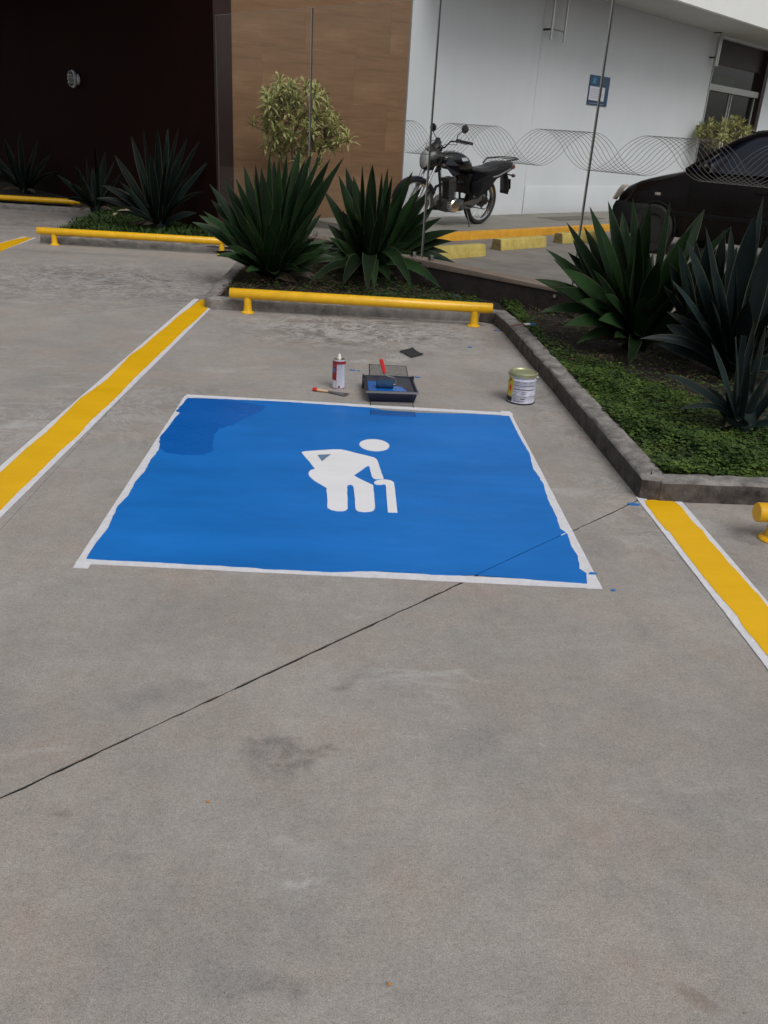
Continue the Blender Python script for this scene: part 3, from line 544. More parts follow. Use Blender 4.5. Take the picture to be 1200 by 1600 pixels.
# bay head line (y), side x positions
KX, KL = 1.372, -1.385
kA = Vector((KX, 3.60)); kB = Vector((1.29, 7.60)); kC = Vector((-1.30, 7.60)); 
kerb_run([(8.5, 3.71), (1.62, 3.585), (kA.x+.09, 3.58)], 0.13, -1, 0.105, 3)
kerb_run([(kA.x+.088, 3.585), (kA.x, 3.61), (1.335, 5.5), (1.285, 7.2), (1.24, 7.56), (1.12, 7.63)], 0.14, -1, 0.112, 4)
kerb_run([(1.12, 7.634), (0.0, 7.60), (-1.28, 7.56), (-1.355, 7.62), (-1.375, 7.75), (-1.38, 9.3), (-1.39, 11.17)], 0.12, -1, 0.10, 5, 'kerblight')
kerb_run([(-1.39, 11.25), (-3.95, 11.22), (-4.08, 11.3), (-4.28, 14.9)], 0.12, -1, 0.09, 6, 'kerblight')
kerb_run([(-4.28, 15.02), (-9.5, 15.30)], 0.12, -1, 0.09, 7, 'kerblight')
# planting beds
def bed(poly, zf, name='planting_bed'):
    # gridded soil surface
    xs = [p[0] for p in poly]; ys = [p[1] for p in poly]; st = 0.16; mbx = MB()
    def inside(x, y):
        c = False; n = len(poly)
        for i in range(n):
            x1, y1 = poly[i]; x2, y2 = poly[(i+1) % n]
            if (y1 > y) != (y2 > y) and x < (x2-x1)*(y-y1)/(y2-y1)+x1: c = not c
        return c
    pl = MB(); tri = tessellate_polygon([[Vector((x, y, 0)) for x, y in poly]])
    pl.add([(x, y, zf(x, y)) for x, y in poly], [list(t) for t in tri])
    bm = bmesh.new(); vs = [bm.verts.new(p) for p in pl.v]
    for f in pl.f: bm.faces.new([vs[i] for i in f])
    bmesh.ops.subdivide_edges(bm, edges=bm.edges, cuts=12, use_grid_fill=True)
    for v in bm.verts:
        if not v.is_boundary: v.co.z = zf(v.co.x, v.co.y) + random.uniform(-.006, .010)
    bmesh.ops.recalc_face_normals(bm, faces=bm.faces)
    for f in bm.faces:
        if f.normal.z < 0: f.normal_flip()
    me = bpy.data.meshes.new(name); bm.to_mesh(me); bm.free(); me.materials.append(M['soil'])
    o = bpy.data.objects.new(name, me); COL.objects.link(o); tag(o, kind='structure'); return inside
gw = lambda s: (GW(s, 0.0, 0).x, GW(s, 0.0, 0).y)
bedR = [(1.50, 3.70), (8.4, 3.82), gw(-5.9), gw(-2.0), gw(0.2), gw(0.75), (1.30, 7.68), (1.40, 7.2), (1.455, 5.5)]
inR = bed(bedR, lambda x, y: 0.075)
bedM = [(-1.25, 7.69), (1.2, 7.69), gw(0.74), gw(2.0), gw(3.2), gw(4.45), (-1.28, 11.1), (-1.26, 9.3)]
inM = bed(bedM, lambda x, y: 0.07)
CB = Vector((-1.965, 12.21, 0))                               # corner of the brown building
bdir = Vector((math.sin(R_(-38)), math.cos(R_(-38)), 0))
bw = lambda t: (CB.x+bdir.x*t, CB.y+bdir.y*t)
bedL = [(-1.42, 11.33), gw(4.62), bw(0.0), bw(1.5), bw(3.2), bw(7), bw(12), (-9.6, 20.5), (-9.4, 15.38), (-4.25, 15.08), (-4.2, 14.9), (-3.97, 11.40), (-3.9, 11.33)]
inL = bed(bedL, lambda x, y: 0.07+0.05*max(0, min(1, (y-11.4)/2)))
# ------------------------------------------------------------------ ground cover
def scatter(inside, n, box, dens, size, zf, m, name, label=None, narrow=0.5, up=0.35, hmax=0.055):
    mbx = MB(); k = 0
    x0, x1, y0, y1 = box; tries = 0
    while k < n and tries < n*12:
        tries += 1
        x, y = random.uniform(x0, x1), random.uniform(y0, y1)
        if not inside(x, y) or random.random() > dens(x, y): continue
        th = random.uniform(0, 2*PI); L = size*random.choice((.5, .8, 1.0, 1.2, 1.7))*random.uniform(.8, 1.2); wd = L*narrow
        tl = random.uniform(-.15, up); d = Vector((math.cos(th), math.sin(th), tl)).normalized(); sd_ = Vector((-math.sin(th), math.cos(th), random.uniform(-.35, .35)))
        c = Vector((x, y, zf(x, y)+random.uniform(0.004, hmax)*(.5+.5*math.sin(x*9)*math.cos(y*7)+.2)))
        o_ = len(mbx.v)
        for p in (c, c+d*L*.45+sd_*wd*.5+Vector((0, 0, .003)), c+d*L, c+d*L*.45-sd_*wd*.5+Vector((0, 0, .003))): mbx.v.append(tuple(p))
        mbx.f.append([o_, o_+1, o_+2, o_+3]); mbx.mi.append(0); k += 1
    o = mbx.build(name, m, fix=False); tag(o, label, None, None, 'stuff'); return o
AG = {}
_q1, _q2 = W(868, 560, .08), W(1185, 678, .08)
def near_ag(x, y):
    f = 1.0
    sd2 = (x-_q1.x)*(_q2.y-_q1.y)-(y-_q1.y)*(_q2.x-_q1.x)
    dd = -sd2/(_q2-_q1).length
    if dd > 0 and x > 1.55: f = max(.04, 1-dd*4)
    for (ax, ay, r) in ((W(985, 555, .08).x, W(985, 555, .08).y, .75), (W(1150, 668, .08).x, W(1150, 668, .08).y, .30), (W(1120, 590, .08).x, W(1120, 590, .08).y, .6)):
        d = math.hypot(x-ax, y-ay)
        if d < r: f = min(f, 0.12+0.5*(d/r)**2)
    return f
tag(scatter(inR, 40000, (1.4, 5.0, 3.6, 8.4), lambda x, y: near_ag(x, y)*(1.0 if y < 6.2 else .5)*(.35+.65*(math.sin(x*5.3+y*2.1)*math.sin(y*4.1-x*1.7) > -.55)), 0.021, lambda x, y: .078, M['cover'], 'ground_cover', 'low creeping green ground cover filling the bed inside the kerb', 0.62), cat='ground cover')
tag(scatter(inM, 9000, (-1.3, 2.4, 7.6, 11), lambda x, y: (.85 if x > -.1 else .12) if y < 8.3 else .3, 0.028, lambda x, y: .072, M['grass'], 'ground_cover', 'sparse low greenery behind the middle yellow rail', 0.5), cat='ground cover')
tag(scatter(inM, 5000, (-1.3, 1.4, 7.6, 10), lambda x, y: .9 if x < .2 else .3, 0.03, lambda x, y: .074, M['litter'], 'leaf_litter', 'brown leaf litter and soil crumbs beneath the middle agaves', 0.35), cat='litter')
tag(scatter(inR, 2500, (1.4, 5.0, 3.6, 8.4), lambda x, y: 1-near_ag(x, y)+.03, 0.035, lambda x, y: .080, M['litter'], 'leaf_litter', 'brown leaf litter on the soil around the right agaves', 0.3), cat='litter')
tag(scatter(inL, 15000, (-4.4, -1.0, 11.2, 15), lambda x, y: 1.0 if y < 13.2 else .5, 0.045, lambda x, y: .08+0.05*max(0, min(1, (y-11.4)/2)), M['grass'], 'grass', 'short dark grass behind the left yellow rail', 0.22, 1.2, 0.04), cat='grass')
# ------------------------------------------------------------------ retaining wall, glass screen
zt_ = lambda s: 0.315+0.018*s
wallr = empty('retaining_wall', GW(0, 0, 0), 0, 'low dark brown retaining wall with tan coping under the glass screen', 'wall')
def gwbox(s0, s1, o0, o1, z0, z1a, z1b=None):
    z1b = z1a if z1b is None else z1b; m_ = MB()
    vs = [GW(s, o, z) for s, zt in ((s0, z1a), (s1, z1b)) for o in (o0, o1) for z in (z0, zt)]
    m_.add(vs, [(0,1,3,2), (4,6,7,5), (0,4,5,1), (2,3,7,6), (0,2,6,4), (1,5,7,3)]); return m_
child(gwbox(-6.2, 4.9, 0.0, 0.16, -0.05, zt_(-6.2)-.03, zt_(4.9)-.03), 'wall_face', M['retain'], wallr)
ss = [-6.2, -4.3, -2.4, -.42, 1.5, 3.2, 4.9]
for a, b in zip(ss[:-1], ss[1:]):
    child(gwbox(a+.003, b-.003, -0.012, 0.19, zt_(min(a, b))-.028, zt_(a), zt_(b)), 'coping_slab', M['cap'], wallr, bevel=.004)
screen_s = [-5.80, -3.97, -2.14, -0.30, 1.545, 3.36, 5.13]
lab = {5: 'clear glass panel at the left end, in front of the brown corner and the bush', 4: 'clear glass panel in front of the wooden wall, between the bush and the white wall', 3: 'clear glass panel with printed waves in front of the motorcycle', 2: 'clear glass panel with printed waves in front of the parked car nose', 1: 'clear glass panel with printed waves at the right edge of the photo', 0: 'clear glass panel beyond the right edge of the photo'}
ZTOP = 2.69
# wave print fitted to the photo
c1a = (on_plane(700, 194, G0, w_)-G0).dot(g_); c2a = (on_plane(845, 204, G0, w_)-G0).dot(g_); c3a = (on_plane(1010, 217, G0, w_)-G0).dot(g_)
c1b = (on_plane(776, 199, G0, w_)-G0).dot(g_); c2b = (on_plane(920, 210, G0, w_)-G0).dot(g_)
T_ = abs(c1a-c3a)/2; DEL = (abs(c1a-c1b)+abs(c2a-c2b))/2; NW = 12
zwt = lambda s: 1.625+0.012*s; zwb = lambda s: 1.325+0.012*s
s_start = (on_plane(630, 187, G0, w_)-G0).dot(g_)
def wave_print(sa, sb):
    m_ = MB(); hw = 0.0018
    for i in range(NW):
        ph = c1a-DEL*i/(NW-1); s = sa; pts = []
        while s <= sb+1e-6:
            if s <= s_start: 
                c_ = math.cos(2*PI*(s-ph)/T_); c_ = math.copysign(abs(c_)**0.85, c_)
                pts.append((s, (zwt(s)+zwb(s))/2+(zwt(s)-zwb(s))/2*c_))
            s += 0.03
        if len(pts) < 2: continue
        o_ = len(m_.v)
        for k, (s, z) in enumerate(pts):
            s2, z2 = pts[min(k+1, len(pts)-1)]; s1, z1 = pts[max(k-1, 0)]; d = Vector((s2-s1, z2-z1)).normalized(); n = Vector((-d.y, d.x))*hw
            m_.v.append(tuple(GW(s+n.x, 0.036, z+n.y))); m_.v.append(tuple(GW(s-n.x, 0.036, z-n.y)))
        for k in range(len(pts)-1): m_.f.append([o_+2*k, o_+2*k+1, o_+2*k+3, o_+2*k+2]); m_.mi.append(0)
    return m_
for i in range(6):
    a, b = screen_s[i]+.005, screen_s[i+1]-.005
    t = empty('glass_panel', GW((a+b)/2, 0.045, zt_(a)), 0, lab[i], 'glass panel', 'glass panels of the tall screen')
    child(gwbox(a+.004, b-.004, 0.040, 0.050, zt_(a)+.012, ZTOP), 'pane', M['glass'], t)
    for s, dm in ((a+.001, 'gedge'), (b-.001, 'gseam')):
        child(gwbox(s-.0042, s+.0042, 0.0395, 0.0505, zt_(s)+.013, ZTOP+.001), 'pane_edge', M[dm], t)
    child(gwbox(a+.004, b-.004, 0.0395, 0.0505, ZTOP+.001, ZTOP+.003), 'top_edge', M['gedge'], t)
    m_ = wave_print(a, b)
    if m_.f: child(m_, 'wave_print', M['print'], t, fix=False)
    for s in (a+.12, b-.12):
        for zz in (zt_(s)-.07, zt_(s)-.20):
            p = GW(s, 0, zz)
            child(MB().cyl(p-w_*.028, p+w_*.004, .017, .017, 14), 'bolt', M['steel'], t, smooth=True)
        p = GW(s, 0.045, zt_(s)+.03); child(gwbox(s-.02, s+.02, .022, .068, zt_(s)+.001, zt_(s)+.055), 'clamp', M['steel'], t, bevel=.003)
# ------------------------------------------------------------------ street and sidewalk behind the glass
m_ = MB(); m_.prism(ccw([tuple(GW(-30, .165, 0).xy), tuple(GW(4.75, .165, 0).xy), tuple(GW(4.75, 12, 0).xy), tuple(GW(4.75, 40, 0).xy), tuple(GW(-30, 40, 0).xy)]), 0.0, ZS)
tag(m_.build('street', M['street']), kind='structure')
PW = W(768, 336, ZP); PW.z = 0
nw_ = Vector((w_.y, -w_.x, 0))                               # towards the camera from the white wall
def WW(s, off, z): return PW + w_*s + nw_*off + Vector((0, 0, z))
def wwbox(s0, s1, o0, o1, z0, z1):
    m_ = MB(); vs = [WW(s, o, z) for s in (s0, s1) for o in (o0, o1) for z in (z0, z1)]
    m_.add(vs, [(0,1,3,2), (4,6,7,5), (0,4,5,1), (2,3,7,6), (0,2,6,4), (1,5,7,3)]); return m_
tag(wwbox(-3.9, 22, -0.3, 1.62, 0.05, ZP).build('sidewalk', M['sidewalk']), kind='structure')
sc = 0.55
edge1 = wwbox(-3.9, 1.15, 1.622, 1.80, 0.10, ZP+.004).build('kerb', M['orange'], bevel=.012); tag(edge1, kind='structure')
edge2 = wwbox(1.16, 20, 1.622, 1.80, 0.10, ZP+.003).build('kerb', M['oldyellow'], bevel=.012); tag(edge2, kind='structure')
tag(wwbox(.55, 1.95, 0.55, 1.05, ZP-.01, ZP+.006).build('manhole_cover', mat('cover_cement', (0.13, 0.115, 0.095), .9, var=.3, vscale=6)), 'flat dark cover set in the sidewalk by the white wall, right of the motorcycle', 'cover')
# wheel stops
def wheel_stop(pa, pb, label):
    a, b = W(*pa, ZS), W(*pb, ZS); d = (b-a); L = d.length; az = math.atan2(w_.y, w_.x)
    L = min(L, 1.0)
    t = empty('wheel_stop', a, az, label, 'wheel stop', 'yellow concrete wheel stops')
    m_ = MB(); secs = []
    for x, q in ((0, .012), (.012, 0), (L-.012, 0), (L, .012)):
        secs.append([(x, 0.0+q, 0.0), (x, .02+q, .12-q), (x, .032+q, .135-q), (x, .13-q, .135-q), (x, .145-q, .12-q), (x, .165-q, 0)])
    m_.loft(secs); o = m_.build('block', M['oldyellow'], t, bevel=.006)
    e = MB(); e.loft([[(-.003, .004, 0), (-.003, .022, .118), (-.003, .034, .130), (-.003, .128, .130), (-.003, .143, .118), (-.003, .160, 0)], [(0.004, .004, 0), (0.004, .022, .118), (0.004, .034, .130), (0.004, .128, .130), (0.004, .143, .118), (0.004, .160, 0)]])
    e.build('worn_end', mat('bare_stop_end', (0.20, 0.15, 0.06), .9, var=.4, vscale=25), t)
wheel_stop((672, 408), (753, 399), 'yellow concrete wheel stop on the left, in front of the motorcycle')
wheel_stop((783, 392), (855, 385), 'middle yellow concrete wheel stop, behind the glass screen')
wheel_stop((879, 381), (948, 372), 'yellow concrete wheel stop nearest the car bumper')
# ------------------------------------------------------------------ white building
wb = empty('white_building', WW(0, 0, ZP), 0, 'white rendered building wall with overhanging roof slab and glazed entrance', 'building')
DL, DR, DT = 7.18, 10.15, 3.80                              # door opening
ZSO = 3.84
child(wwbox(-2.27, DL, -0.25, 0.0, .1, ZSO), 'wall', M['white'], wb)
child(wwbox(DL, DR, -0.25, 0.0, DT, ZSO+.0), 'lintel', M['white'], wb)
child(wwbox(DR, 22, -0.25, 0.012, .1, ZSO), 'wall', M['white'], wb)
child(wwbox(.86, DL-.02, 0.001, 0.022, ZP, 0.825), 'plinth', M['white'], wb, bevel=.006)
child(wwbox(.848, .854, -.01, 0.006, 0.83, 3.83), 'wall_seam', M['white'], wb)
child(wwbox(-2.2, 24, -1.0, 1.17, ZSO+.002, ZSO+.06), 'soffit', M['soffit'], wb)
child(wwbox(-2.2, 24, 1.172, 1.26, ZSO-.015, ZSO+.50), 'fascia', M['fascia'], wb)
child(wwbox(-2.2, 24, -6.0, 1.171, ZSO+.062, ZSO+.40), 'roof_slab', M['fascia'], wb)
child(wwbox(-2.2, 24, -6.1, -6.0, 0, ZSO+.40), 'rear_wall', M['brown2'], wb)
# entrance, recessed 0.2
rc = -0.16
child(wwbox(DL, DL+.06, rc, rc+.06, ZP, 3.78), 'door_frame', M['dpanel'], wb)
child(wwbox(DR-.16, DR-.001, rc, -.002, ZP, 3.78), 'door_frame', M['dpanel'], wb)
child(wwbox(DL+.06, DR-.16, rc, rc+.05, 3.32, 3.79), 'blind_panel', M['dpanel'], wb)
child(wwbox(DL+.06, DR-.16, rc+.01, rc+.025, 2.93, 3.32), 'transom_pane', M['dglass'], wb)
for a in (.45, 1.35): child(wwbox(DL+a, DL+a+.045, rc-.03, rc-.005, 2.93, 3.30), 'inner_frame', M['framew'], wb)
child(wwbox(DL+.40, DL+1.5, rc+.026, rc+.030, 2.94, 3.10), 'pale_transom_strip', M['frosted'], wb)  # pale grey strip just in front of the transom pane
child(wwbox(DL+.02, DR-.16, rc, rc+.10, 2.80, 2.925), 'transom_bar', M['framew'], wb, bevel=.006)
for (a, b) in ((DL+.12, DL+1.42), (DL+1.50, DR-.17)):
    d_ = child(wwbox(a, b, rc+.005, rc+.020, ZP+.02, 2.80), 'door_leaf', M['dglass'], wb)
    for s in (a+.0, b-.035): 
        q = wwbox(s, s+.03, rc+.021, rc+.045, ZP+.02, 2.798).build('door_stile', M['framew']); q.parent = d_; q.matrix_parent_inverse = Matrix.Translation(wb.location).inverted() @ Matrix.Translation(wb.location)
for s in (DL+.0,): child(wwbox(s-.001, s+.02, -.02, .03, ZP, 3.78), 'jamb_trim', M['framew'], wb)
# interior back wall so the door glass is not see-through to nothing
# sign brackets on the wall
def bracket(s0, s1, z0, z1, label):
    t = empty('sign_bracket', WW((s0+s1)/2, 0, z0), 0, label, 'bracket', 'steel brackets on the white wall')
    for s in (s0, s1): child(MB().cyl(WW(s, .16, z0), WW(s, .16, z1), .021, .021, 10), 'upright', M['steel'], t, smooth=True)
    for z in (z0+.16, z0+.62):
        child(MB().cyl(WW(s0-.0, .16, z), WW(s1, .16, z), .013, .013, 8), 'rung', M['steel'], t, smooth=True)
        child(MB().cyl(WW(s0, .0, z), WW(s0, .17, z), .016, .016, 8), 'wall_pin', M['black'], t, smooth=True)
bracket(.88, 1.26, 3.06, 3.82, 'ladder-like steel bracket high on the white wall above the motorcycle')
bracket(DL-.22, DL-.14, 3.22, 3.80, 'narrow steel bracket beside the top of the entrance door')
# wall sign
st = empty('wall_sign', WW(2.80, .01, 2.45), 0, 'navy blue notice board with white paper and light blue emblem on the white wall', 'sign')
child(wwbox(2.46, 3.13, .002, .020, 2.215, 2.695), 'board', M['navy'], st, bevel=.002)
child(wwbox(2.475, 2.99, .021, .024, 2.29, 2.515), 'paper', M['paper'], st)
def wdisc(s, z, r, o, rin=0, n=18, a0=0, a1=2*PI):
    m_ = MB(); k = n
    for i in range(n+1):
        a = a0+(a1-a0)*i/n; m_.v.append(tuple(WW(s+math.cos(a)*r, o, z+math.sin(a)*r))); m_.v.append(tuple(WW(s+math.cos(a)*rin, o, z+math.sin(a)*rin)))
    for i in range(n): m_.f.append([2*i, 2*i+1, 2*i+3, 2*i+2]); m_.mi.append(0)
    return m_
emb = MB()
for (s, z, a0, a1) in ((2.60, 2.660, R_(200), R_(340)), (2.60, 2.545, R_(20), R_(160)), (2.525, 2.603, R_(-70), R_(70)), (2.675, 2.603, R_(110), R_(250))):
    q = wdisc(s, z, .055, .0225, .030, 12, a0, a1); emb.add(q.v, q.f)
q = wdisc(2.60, 2.603, .016, .0225, 0.0, 10); emb.add(q.v, q.f)
q = wdisc(2.60, 2.672, .014, .0225, 0.0, 10); emb.add(q.v, q.f)
child(emb, 'emblem', M['cyan'], st, fix=False)
ln = MB()
for k in range(6): q = wwbox(2.50, 2.50+random.uniform(.30, .46), .0245, .0255, 2.33+k*.028, 2.336+k*.028); ln.add(q.v, q.f)
q = wwbox(2.48, 3.0, .0205, .0225, 2.236, 2.246); ln.add(q.v, q.f)
child(ln, 'text_lines', M['ink'], st)
# ------------------------------------------------------------------ wooden wall and brown building
wr = on_plane(627, 275, WW(0, 0, 0), nw_); wr.z = 0
rd = Vector((w_.x, w_.y, 0))
CR = CB + w_*0.205 + Vector((0.03, 0.03, 0))
def ray_line(px, py, a, d):                                  # where the sight line of px meets the vertical plane through a along d
    n = Vector((d.y, -d.x, 0)).normalized(); p = on_plane(px, py, a, n); p.z = 0; return p
CR = ray_line(362, 150, CB, w_)
wd = (wr-CR).normalized(); wnrm = Vector((wd.y, -wd.x, 0)); WL = (wr-CR).length
wood = empty('wood_clad_wall', CR, 0, 'wall clad in warm brown wood-grain panels behind the bush', 'wall')
def wbx(s0, s1, o0, o1, z0, z1):
    m_ = MB(); vs = [CR+wd*s+wnrm*o+Vector((0, 0, z)) for s in (s0, s1) for o in (o0, o1) for z in (z0, z1)]
    m_.add(vs, [(0,1,3,2), (4,6,7,5), (0,4,5,1), (2,3,7,6), (0,2,6,4), (1,5,7,3)]); return m_
child(wbx(-.05, WL-.03, -.55, -.0125, 0, 6.4), 'core', mat('wood_backing', (0.10, 0.055, 0.03), .8), wood)
rows = [0.0, .62, 1.24, 1.86, 2.48, 3.10, 3.72, 4.34, 4.96, 5.58, 6.2]
for r in range(10):
    offs = [-.04] + ([.42, 1.75] if r % 2 else [1.02, 2.28]) + [WL]
    for a, b in zip(offs[:-1], offs[1:]):
        if b-a < .05: continue
        p = CR+wd*((a+b)/2)+wnrm*(-.012)+Vector((0, 0, (rows[r]+rows[r+1])/2)); hb = (rows[r+1]-rows[r])/2-.0006; ha = (b-a)/2-.0006
        m_ = MB(); m_.box((0, 0, 0), (2*ha, .024, 2*hb)); o = m_.build('panel', M['wood'])
        o.location = p-CR; o.rotation_euler = (0, 0, math.atan2(wd.y, wd.x)); o.parent = wood
bn0 = Vector((-bdir.y, bdir.x, 0)); bn0 = bn0 if bn0.y < 0 else -bn0
bb = empty('brown_building', CB, 0, 'very dark brown building wall with end face coloured lighter as if sky-lit at the left', 'building')
p1 = CB+bdir*26
child(MB().prism(ccw([(CB.x, CB.y), (p1.x, p1.y), (p1.x+6, p1.y+5), (CR.x+.1*wd.x-wnrm.x*.6, CR.y+2.0)]), 0, 6.6), 'wall', M['brown'], bb)
q1_, q2_ = CB+bdir*.15, CB+bdir*26
child(MB().prism(ccw([(q1_.x, q1_.y), (q2_.x, q2_.y), (q2_.x+bn0.x*2.4, q2_.y+bn0.y*2.4), (q1_.x+bn0.x*2.4, q1_.y+bn0.y*2.4)]), 4.15, 4.4), 'unseen_shade_canopy', M['brown'], bb)  # unseen overhang added to darken the wall and the agaves below
m_ = MB(); ax = (CR-CB).normalized(); nn = Vector((ax.y, -ax.x, 0))
a_, b_ = CB+ax*.004, CR-ax*.002
m_.add([a_+nn*o+Vector((0, 0, z)) if k == 0 else b_+nn*o+Vector((0, 0, z)) for k in (0, 1) for o in (.004, .02) for z in (0, 6.55)], [(0,1,3,2), (4,6,7,5), (0,4,5,1), (2,3,7,6), (0,2,6,4), (1,5,7,3)])
child(m_, 'sky_lit_end_face', M['brown2'], bb)  # end face of the wall, coloured lighter for the sky it faces
# building behind the far side keeps the horizon closed
back = tag(MB().box((12, 46, 4), (90, 6, 9)).build('distant_wall', M['soffit']), 'plain far building closing the view beyond the entrance', 'building')
# bulkhead lamp
bn = Vector((-bdir.y, bdir.x, 0)); bn = bn if bn.y < 0 else -bn
lp = on_plane(122, 124, CB, bn)
lamp = empty('bulkhead_lamp', lp, math.atan2(bn.y, bn.x), 'small grey oval bulkhead lamp with wire guard on the dark brown wall', 'lamp')
MB().lathe([(0, .0), (.085, .0), (.085, .03), (.07, .045), (0, .045)], (0, 0, 0), 'X', 24).build('base', M['lampw'], lamp, smooth=True)
sec = []
for x, k in ((.045, .80), (.075, 1.0), (.095, 1.0), (.10, .93)):
    sec.append([(x, .085*k*math.cos(t*PI/12), .135*k*math.sin(t*PI/12)) for t in range(24)])
MB().loft(sec).build('body', M['lampw'], lamp, smooth=True)
sec = []
for x, k in ((.10, .80), (.13, .74), (.15, .55), (.157, .2)): sec.append([(x, .085*k*math.cos(t*PI/12), .135*k*math.sin(t*PI/12)) for t in range(24)])
MB().loft(sec).build('lens', M['lampg'], lamp, smooth=True)
for zz in (-.055, .055): MB().tube([(.10, -.078, zz), (.155, -.06, zz), (.170, 0, zz), (.155, .06, zz), (.10, .078, zz)], .006, 6).build('guard_bar', M['lampw'], lamp, smooth=True)
MB().tube([(.10, 0, -.13), (.155, 0, -.10), (.172, 0, 0), (.155, 0, .10), (.10, 0, .13)], .006, 6).build('guard_bar', M['lampw'], lamp, smooth=True)
# ------------------------------------------------------------------ yellow pipe rails
def rail(pa, pb, posts, label, zc=.165, r=.045):
    a, b = Vector((*pa, zc)), Vector((*pb, zc)); d = (b-a).normalized()
    t = empty('pipe_rail', (a.x, a.y, 0), 0, label, 'rail', 'yellow pipe wheel rails')
    L = (b-a).length; pr = [(a, r*.93), (a+d*.004, r), (b-d*.004, r), (b, r*.93)]
    child(MB().tube([p for p, _ in pr], [q for _, q in pr], 28), 'rail', M['pipe'], t, smooth=True, angle=50)
    for f in posts:
        c = a+d*f; c.z = 0
        ps = child(MB().lathe([(.040, .012), (.036, .04), (.034, .07), (.036, zc-r*.5), (.036, zc)], c, 'Z', 20), 'post', M['pipe'], t, smooth=True)
        fl = MB().lathe([(0, 0), (.058, 0), (.060, .006), (.056, .012), (.042, .018), (.040, .024)], c, 'Z', 20).build('base_flange', M['pipe'], smooth=True)
        fl.parent = ps; fl.matrix_parent_inverse = Matrix.Translation(t.location).inverted() @ Matrix.Translation(t.location)
f0, f1 = W(387, 489), W(740, 510)
rail((f0.x-.155, f0.y-.0+.01), (f1.x+.15, f1.y-.0), (.155, .155+(f1.x-f0.x)), 'long yellow pipe rail in the middle, behind the roller tray and blue rectangle')
f0, f1 = W(86, 383), W(347, 398)
rail((f0.x-.20, f0.y), (f1.x+.20, f1.y-.02), (.20, .20+(f1.x-f0.x)), 'yellow pipe rail at the left, in front of the dark grass')
f1 = W(115, 331)
rail((f1.x-2.35, f1.y-.0), (f1.x+.13, f1.y), (.25, 2.35), 'farthest yellow pipe rail at the left edge of the photo')
f0 = W(1203, 842)
pe = W(1186, 806, .15)
rail((pe.x+.035, f0.y-.01), (pe.x+2.0, f0.y+.03), (.10, 1.80), 'yellow pipe rail cut by the right edge, below the kerb corner', .128, .042)
# ------------------------------------------------------------------ drain grate
ga, gb_, gc, gd = W(574, 569), W(632, 570), W(652, 653), W(582, 651)
gx0, gx1 = (ga.x+gd.x)/2, (gb_.x+gc.x)/2; gy0, gy1 = gc.y, ga.y
gr = empty('drain_grate', ((gx0+gx1)/2, gy0, 0), 0, 'slotted drain grate under the roller tray, its near end painted blue', 'drain')
YT1, YT0 = W(615, 636.5).y, W(615, 643.5).y; YB = YT0
def bx(x0, x1, y0, y1, z0, z1): return MB().box(((x0+x1)/2, (y0+y1)/2, (z0+z1)/2), (x1-x0, y1-y0, z1-z0))
child(bx(gx0, gx1, YT1, gy1, -.001, .0008), 'dark_slot_sheet', M['dark_slot_sheet'], gr)  # flat dark sheet standing in for the shade down in the slots
child(bx(gx0, gx1, gy0, YT0, .001, .0062), 'dark_slot_sheet', M['gnavy'], gr)  # navy sheet: slot shade coloured in between the blue-painted bars
n = 0; y = gy0+.006; ba = bx(-(gx1-gx0)/2+.004, (gx1-gx0)/2-.004, -.0105, .0105, -.002, .002)
p0_ = None
while y < gy1-.01:
    isb = y < YT0-.008
    if not isb and y < YT1+.012: y += .01; continue
    if p0_ is None: o = ba.build('bar', M['grate'], gr, bevel=.0006); p0_ = o; steel_bar_mesh = o.data
    else: o = p0_.copy(); COL.objects.link(o)
    if isb:
        if 'blue_bar_mesh' not in globals():
            blue_bar_mesh = p0_.data.copy(); blue_bar_mesh.materials.clear(); blue_bar_mesh.materials.append(M['gblue'])
        o.data = blue_bar_mesh
    else: o.data = steel_bar_mesh
    o.location = (0, y-gy0, .0072 if isb else .0028); n += 1; y += .034
for x in (gx0+.002, gx1-.002): child(bx(x-.002, x+.002, YT1, gy1, .001, .0058), 'side_frame', M['dark_slot_sheet'], gr)
# ------------------------------------------------------------------ roller tray
ta, tb = W(577, 627), W(647, 633)
TX = (ta.x+tb.x)/2; TY = (ta.y+tb.y)/2; TW = (tb-ta).length
tr = empty('roller_tray', (TX, TY, .008), 0.055, 'dark navy plastic roller tray holding blue paint, on the drain grate', 'paint tray')
TH, TLn = .070, .35; w2 = TW/2
def quadgrid(rows_): 
    m_ = MB(); m_.loft(rows_, closed=False, cap=False); return m_
# outer shell: deep near end, rising floor
sh = MB(); w3 = w2+.018
o_top = [(-w3, -.012, TH), (w3, -.012, TH), (w3, TLn, TH), (-w3, TLn, TH)]
o_bot = [(-w2, 0, 0), (w2, 0, 0), (w2, .17, 0), (w2, TLn-.02, .045), (-w2, TLn-.02, .045), (-w2, .17, 0)]
i_top = [(-w3+.010, -.003, TH), (w3-.010, -.003, TH), (w3-.010, TLn-.010, TH), (-w3+.010, TLn-.010, TH)]
i_bot = [(-w2+.005, .004, .006), (w2-.005, .004, .006), (w2-.005, .17, .006), (w2-.005, TLn-.026, .052), (-w2+.005, TLn-.026, .052), (-w2+.005, .17, .006)]
vs = o_top+o_bot+i_top+i_bot
fs = [(0,1,5,4), (1,2,7,6,5), (2,3,8,7), (3,0,4,9,8), (4,5,6,9), (9,6,7,8),
      (10,14,15,11), (11,15,16,17,12), (12,17,18,13), (13,18,19,14,10), (14,19,16,15), (19,18,17,16),
      (0,10,11,1), (1,11,12,2), (2,12,13,3), (3,13,10,0)]
sh.add(vs, fs); sh.build('tray_shell', M['tray'], tr, bevel=.002)
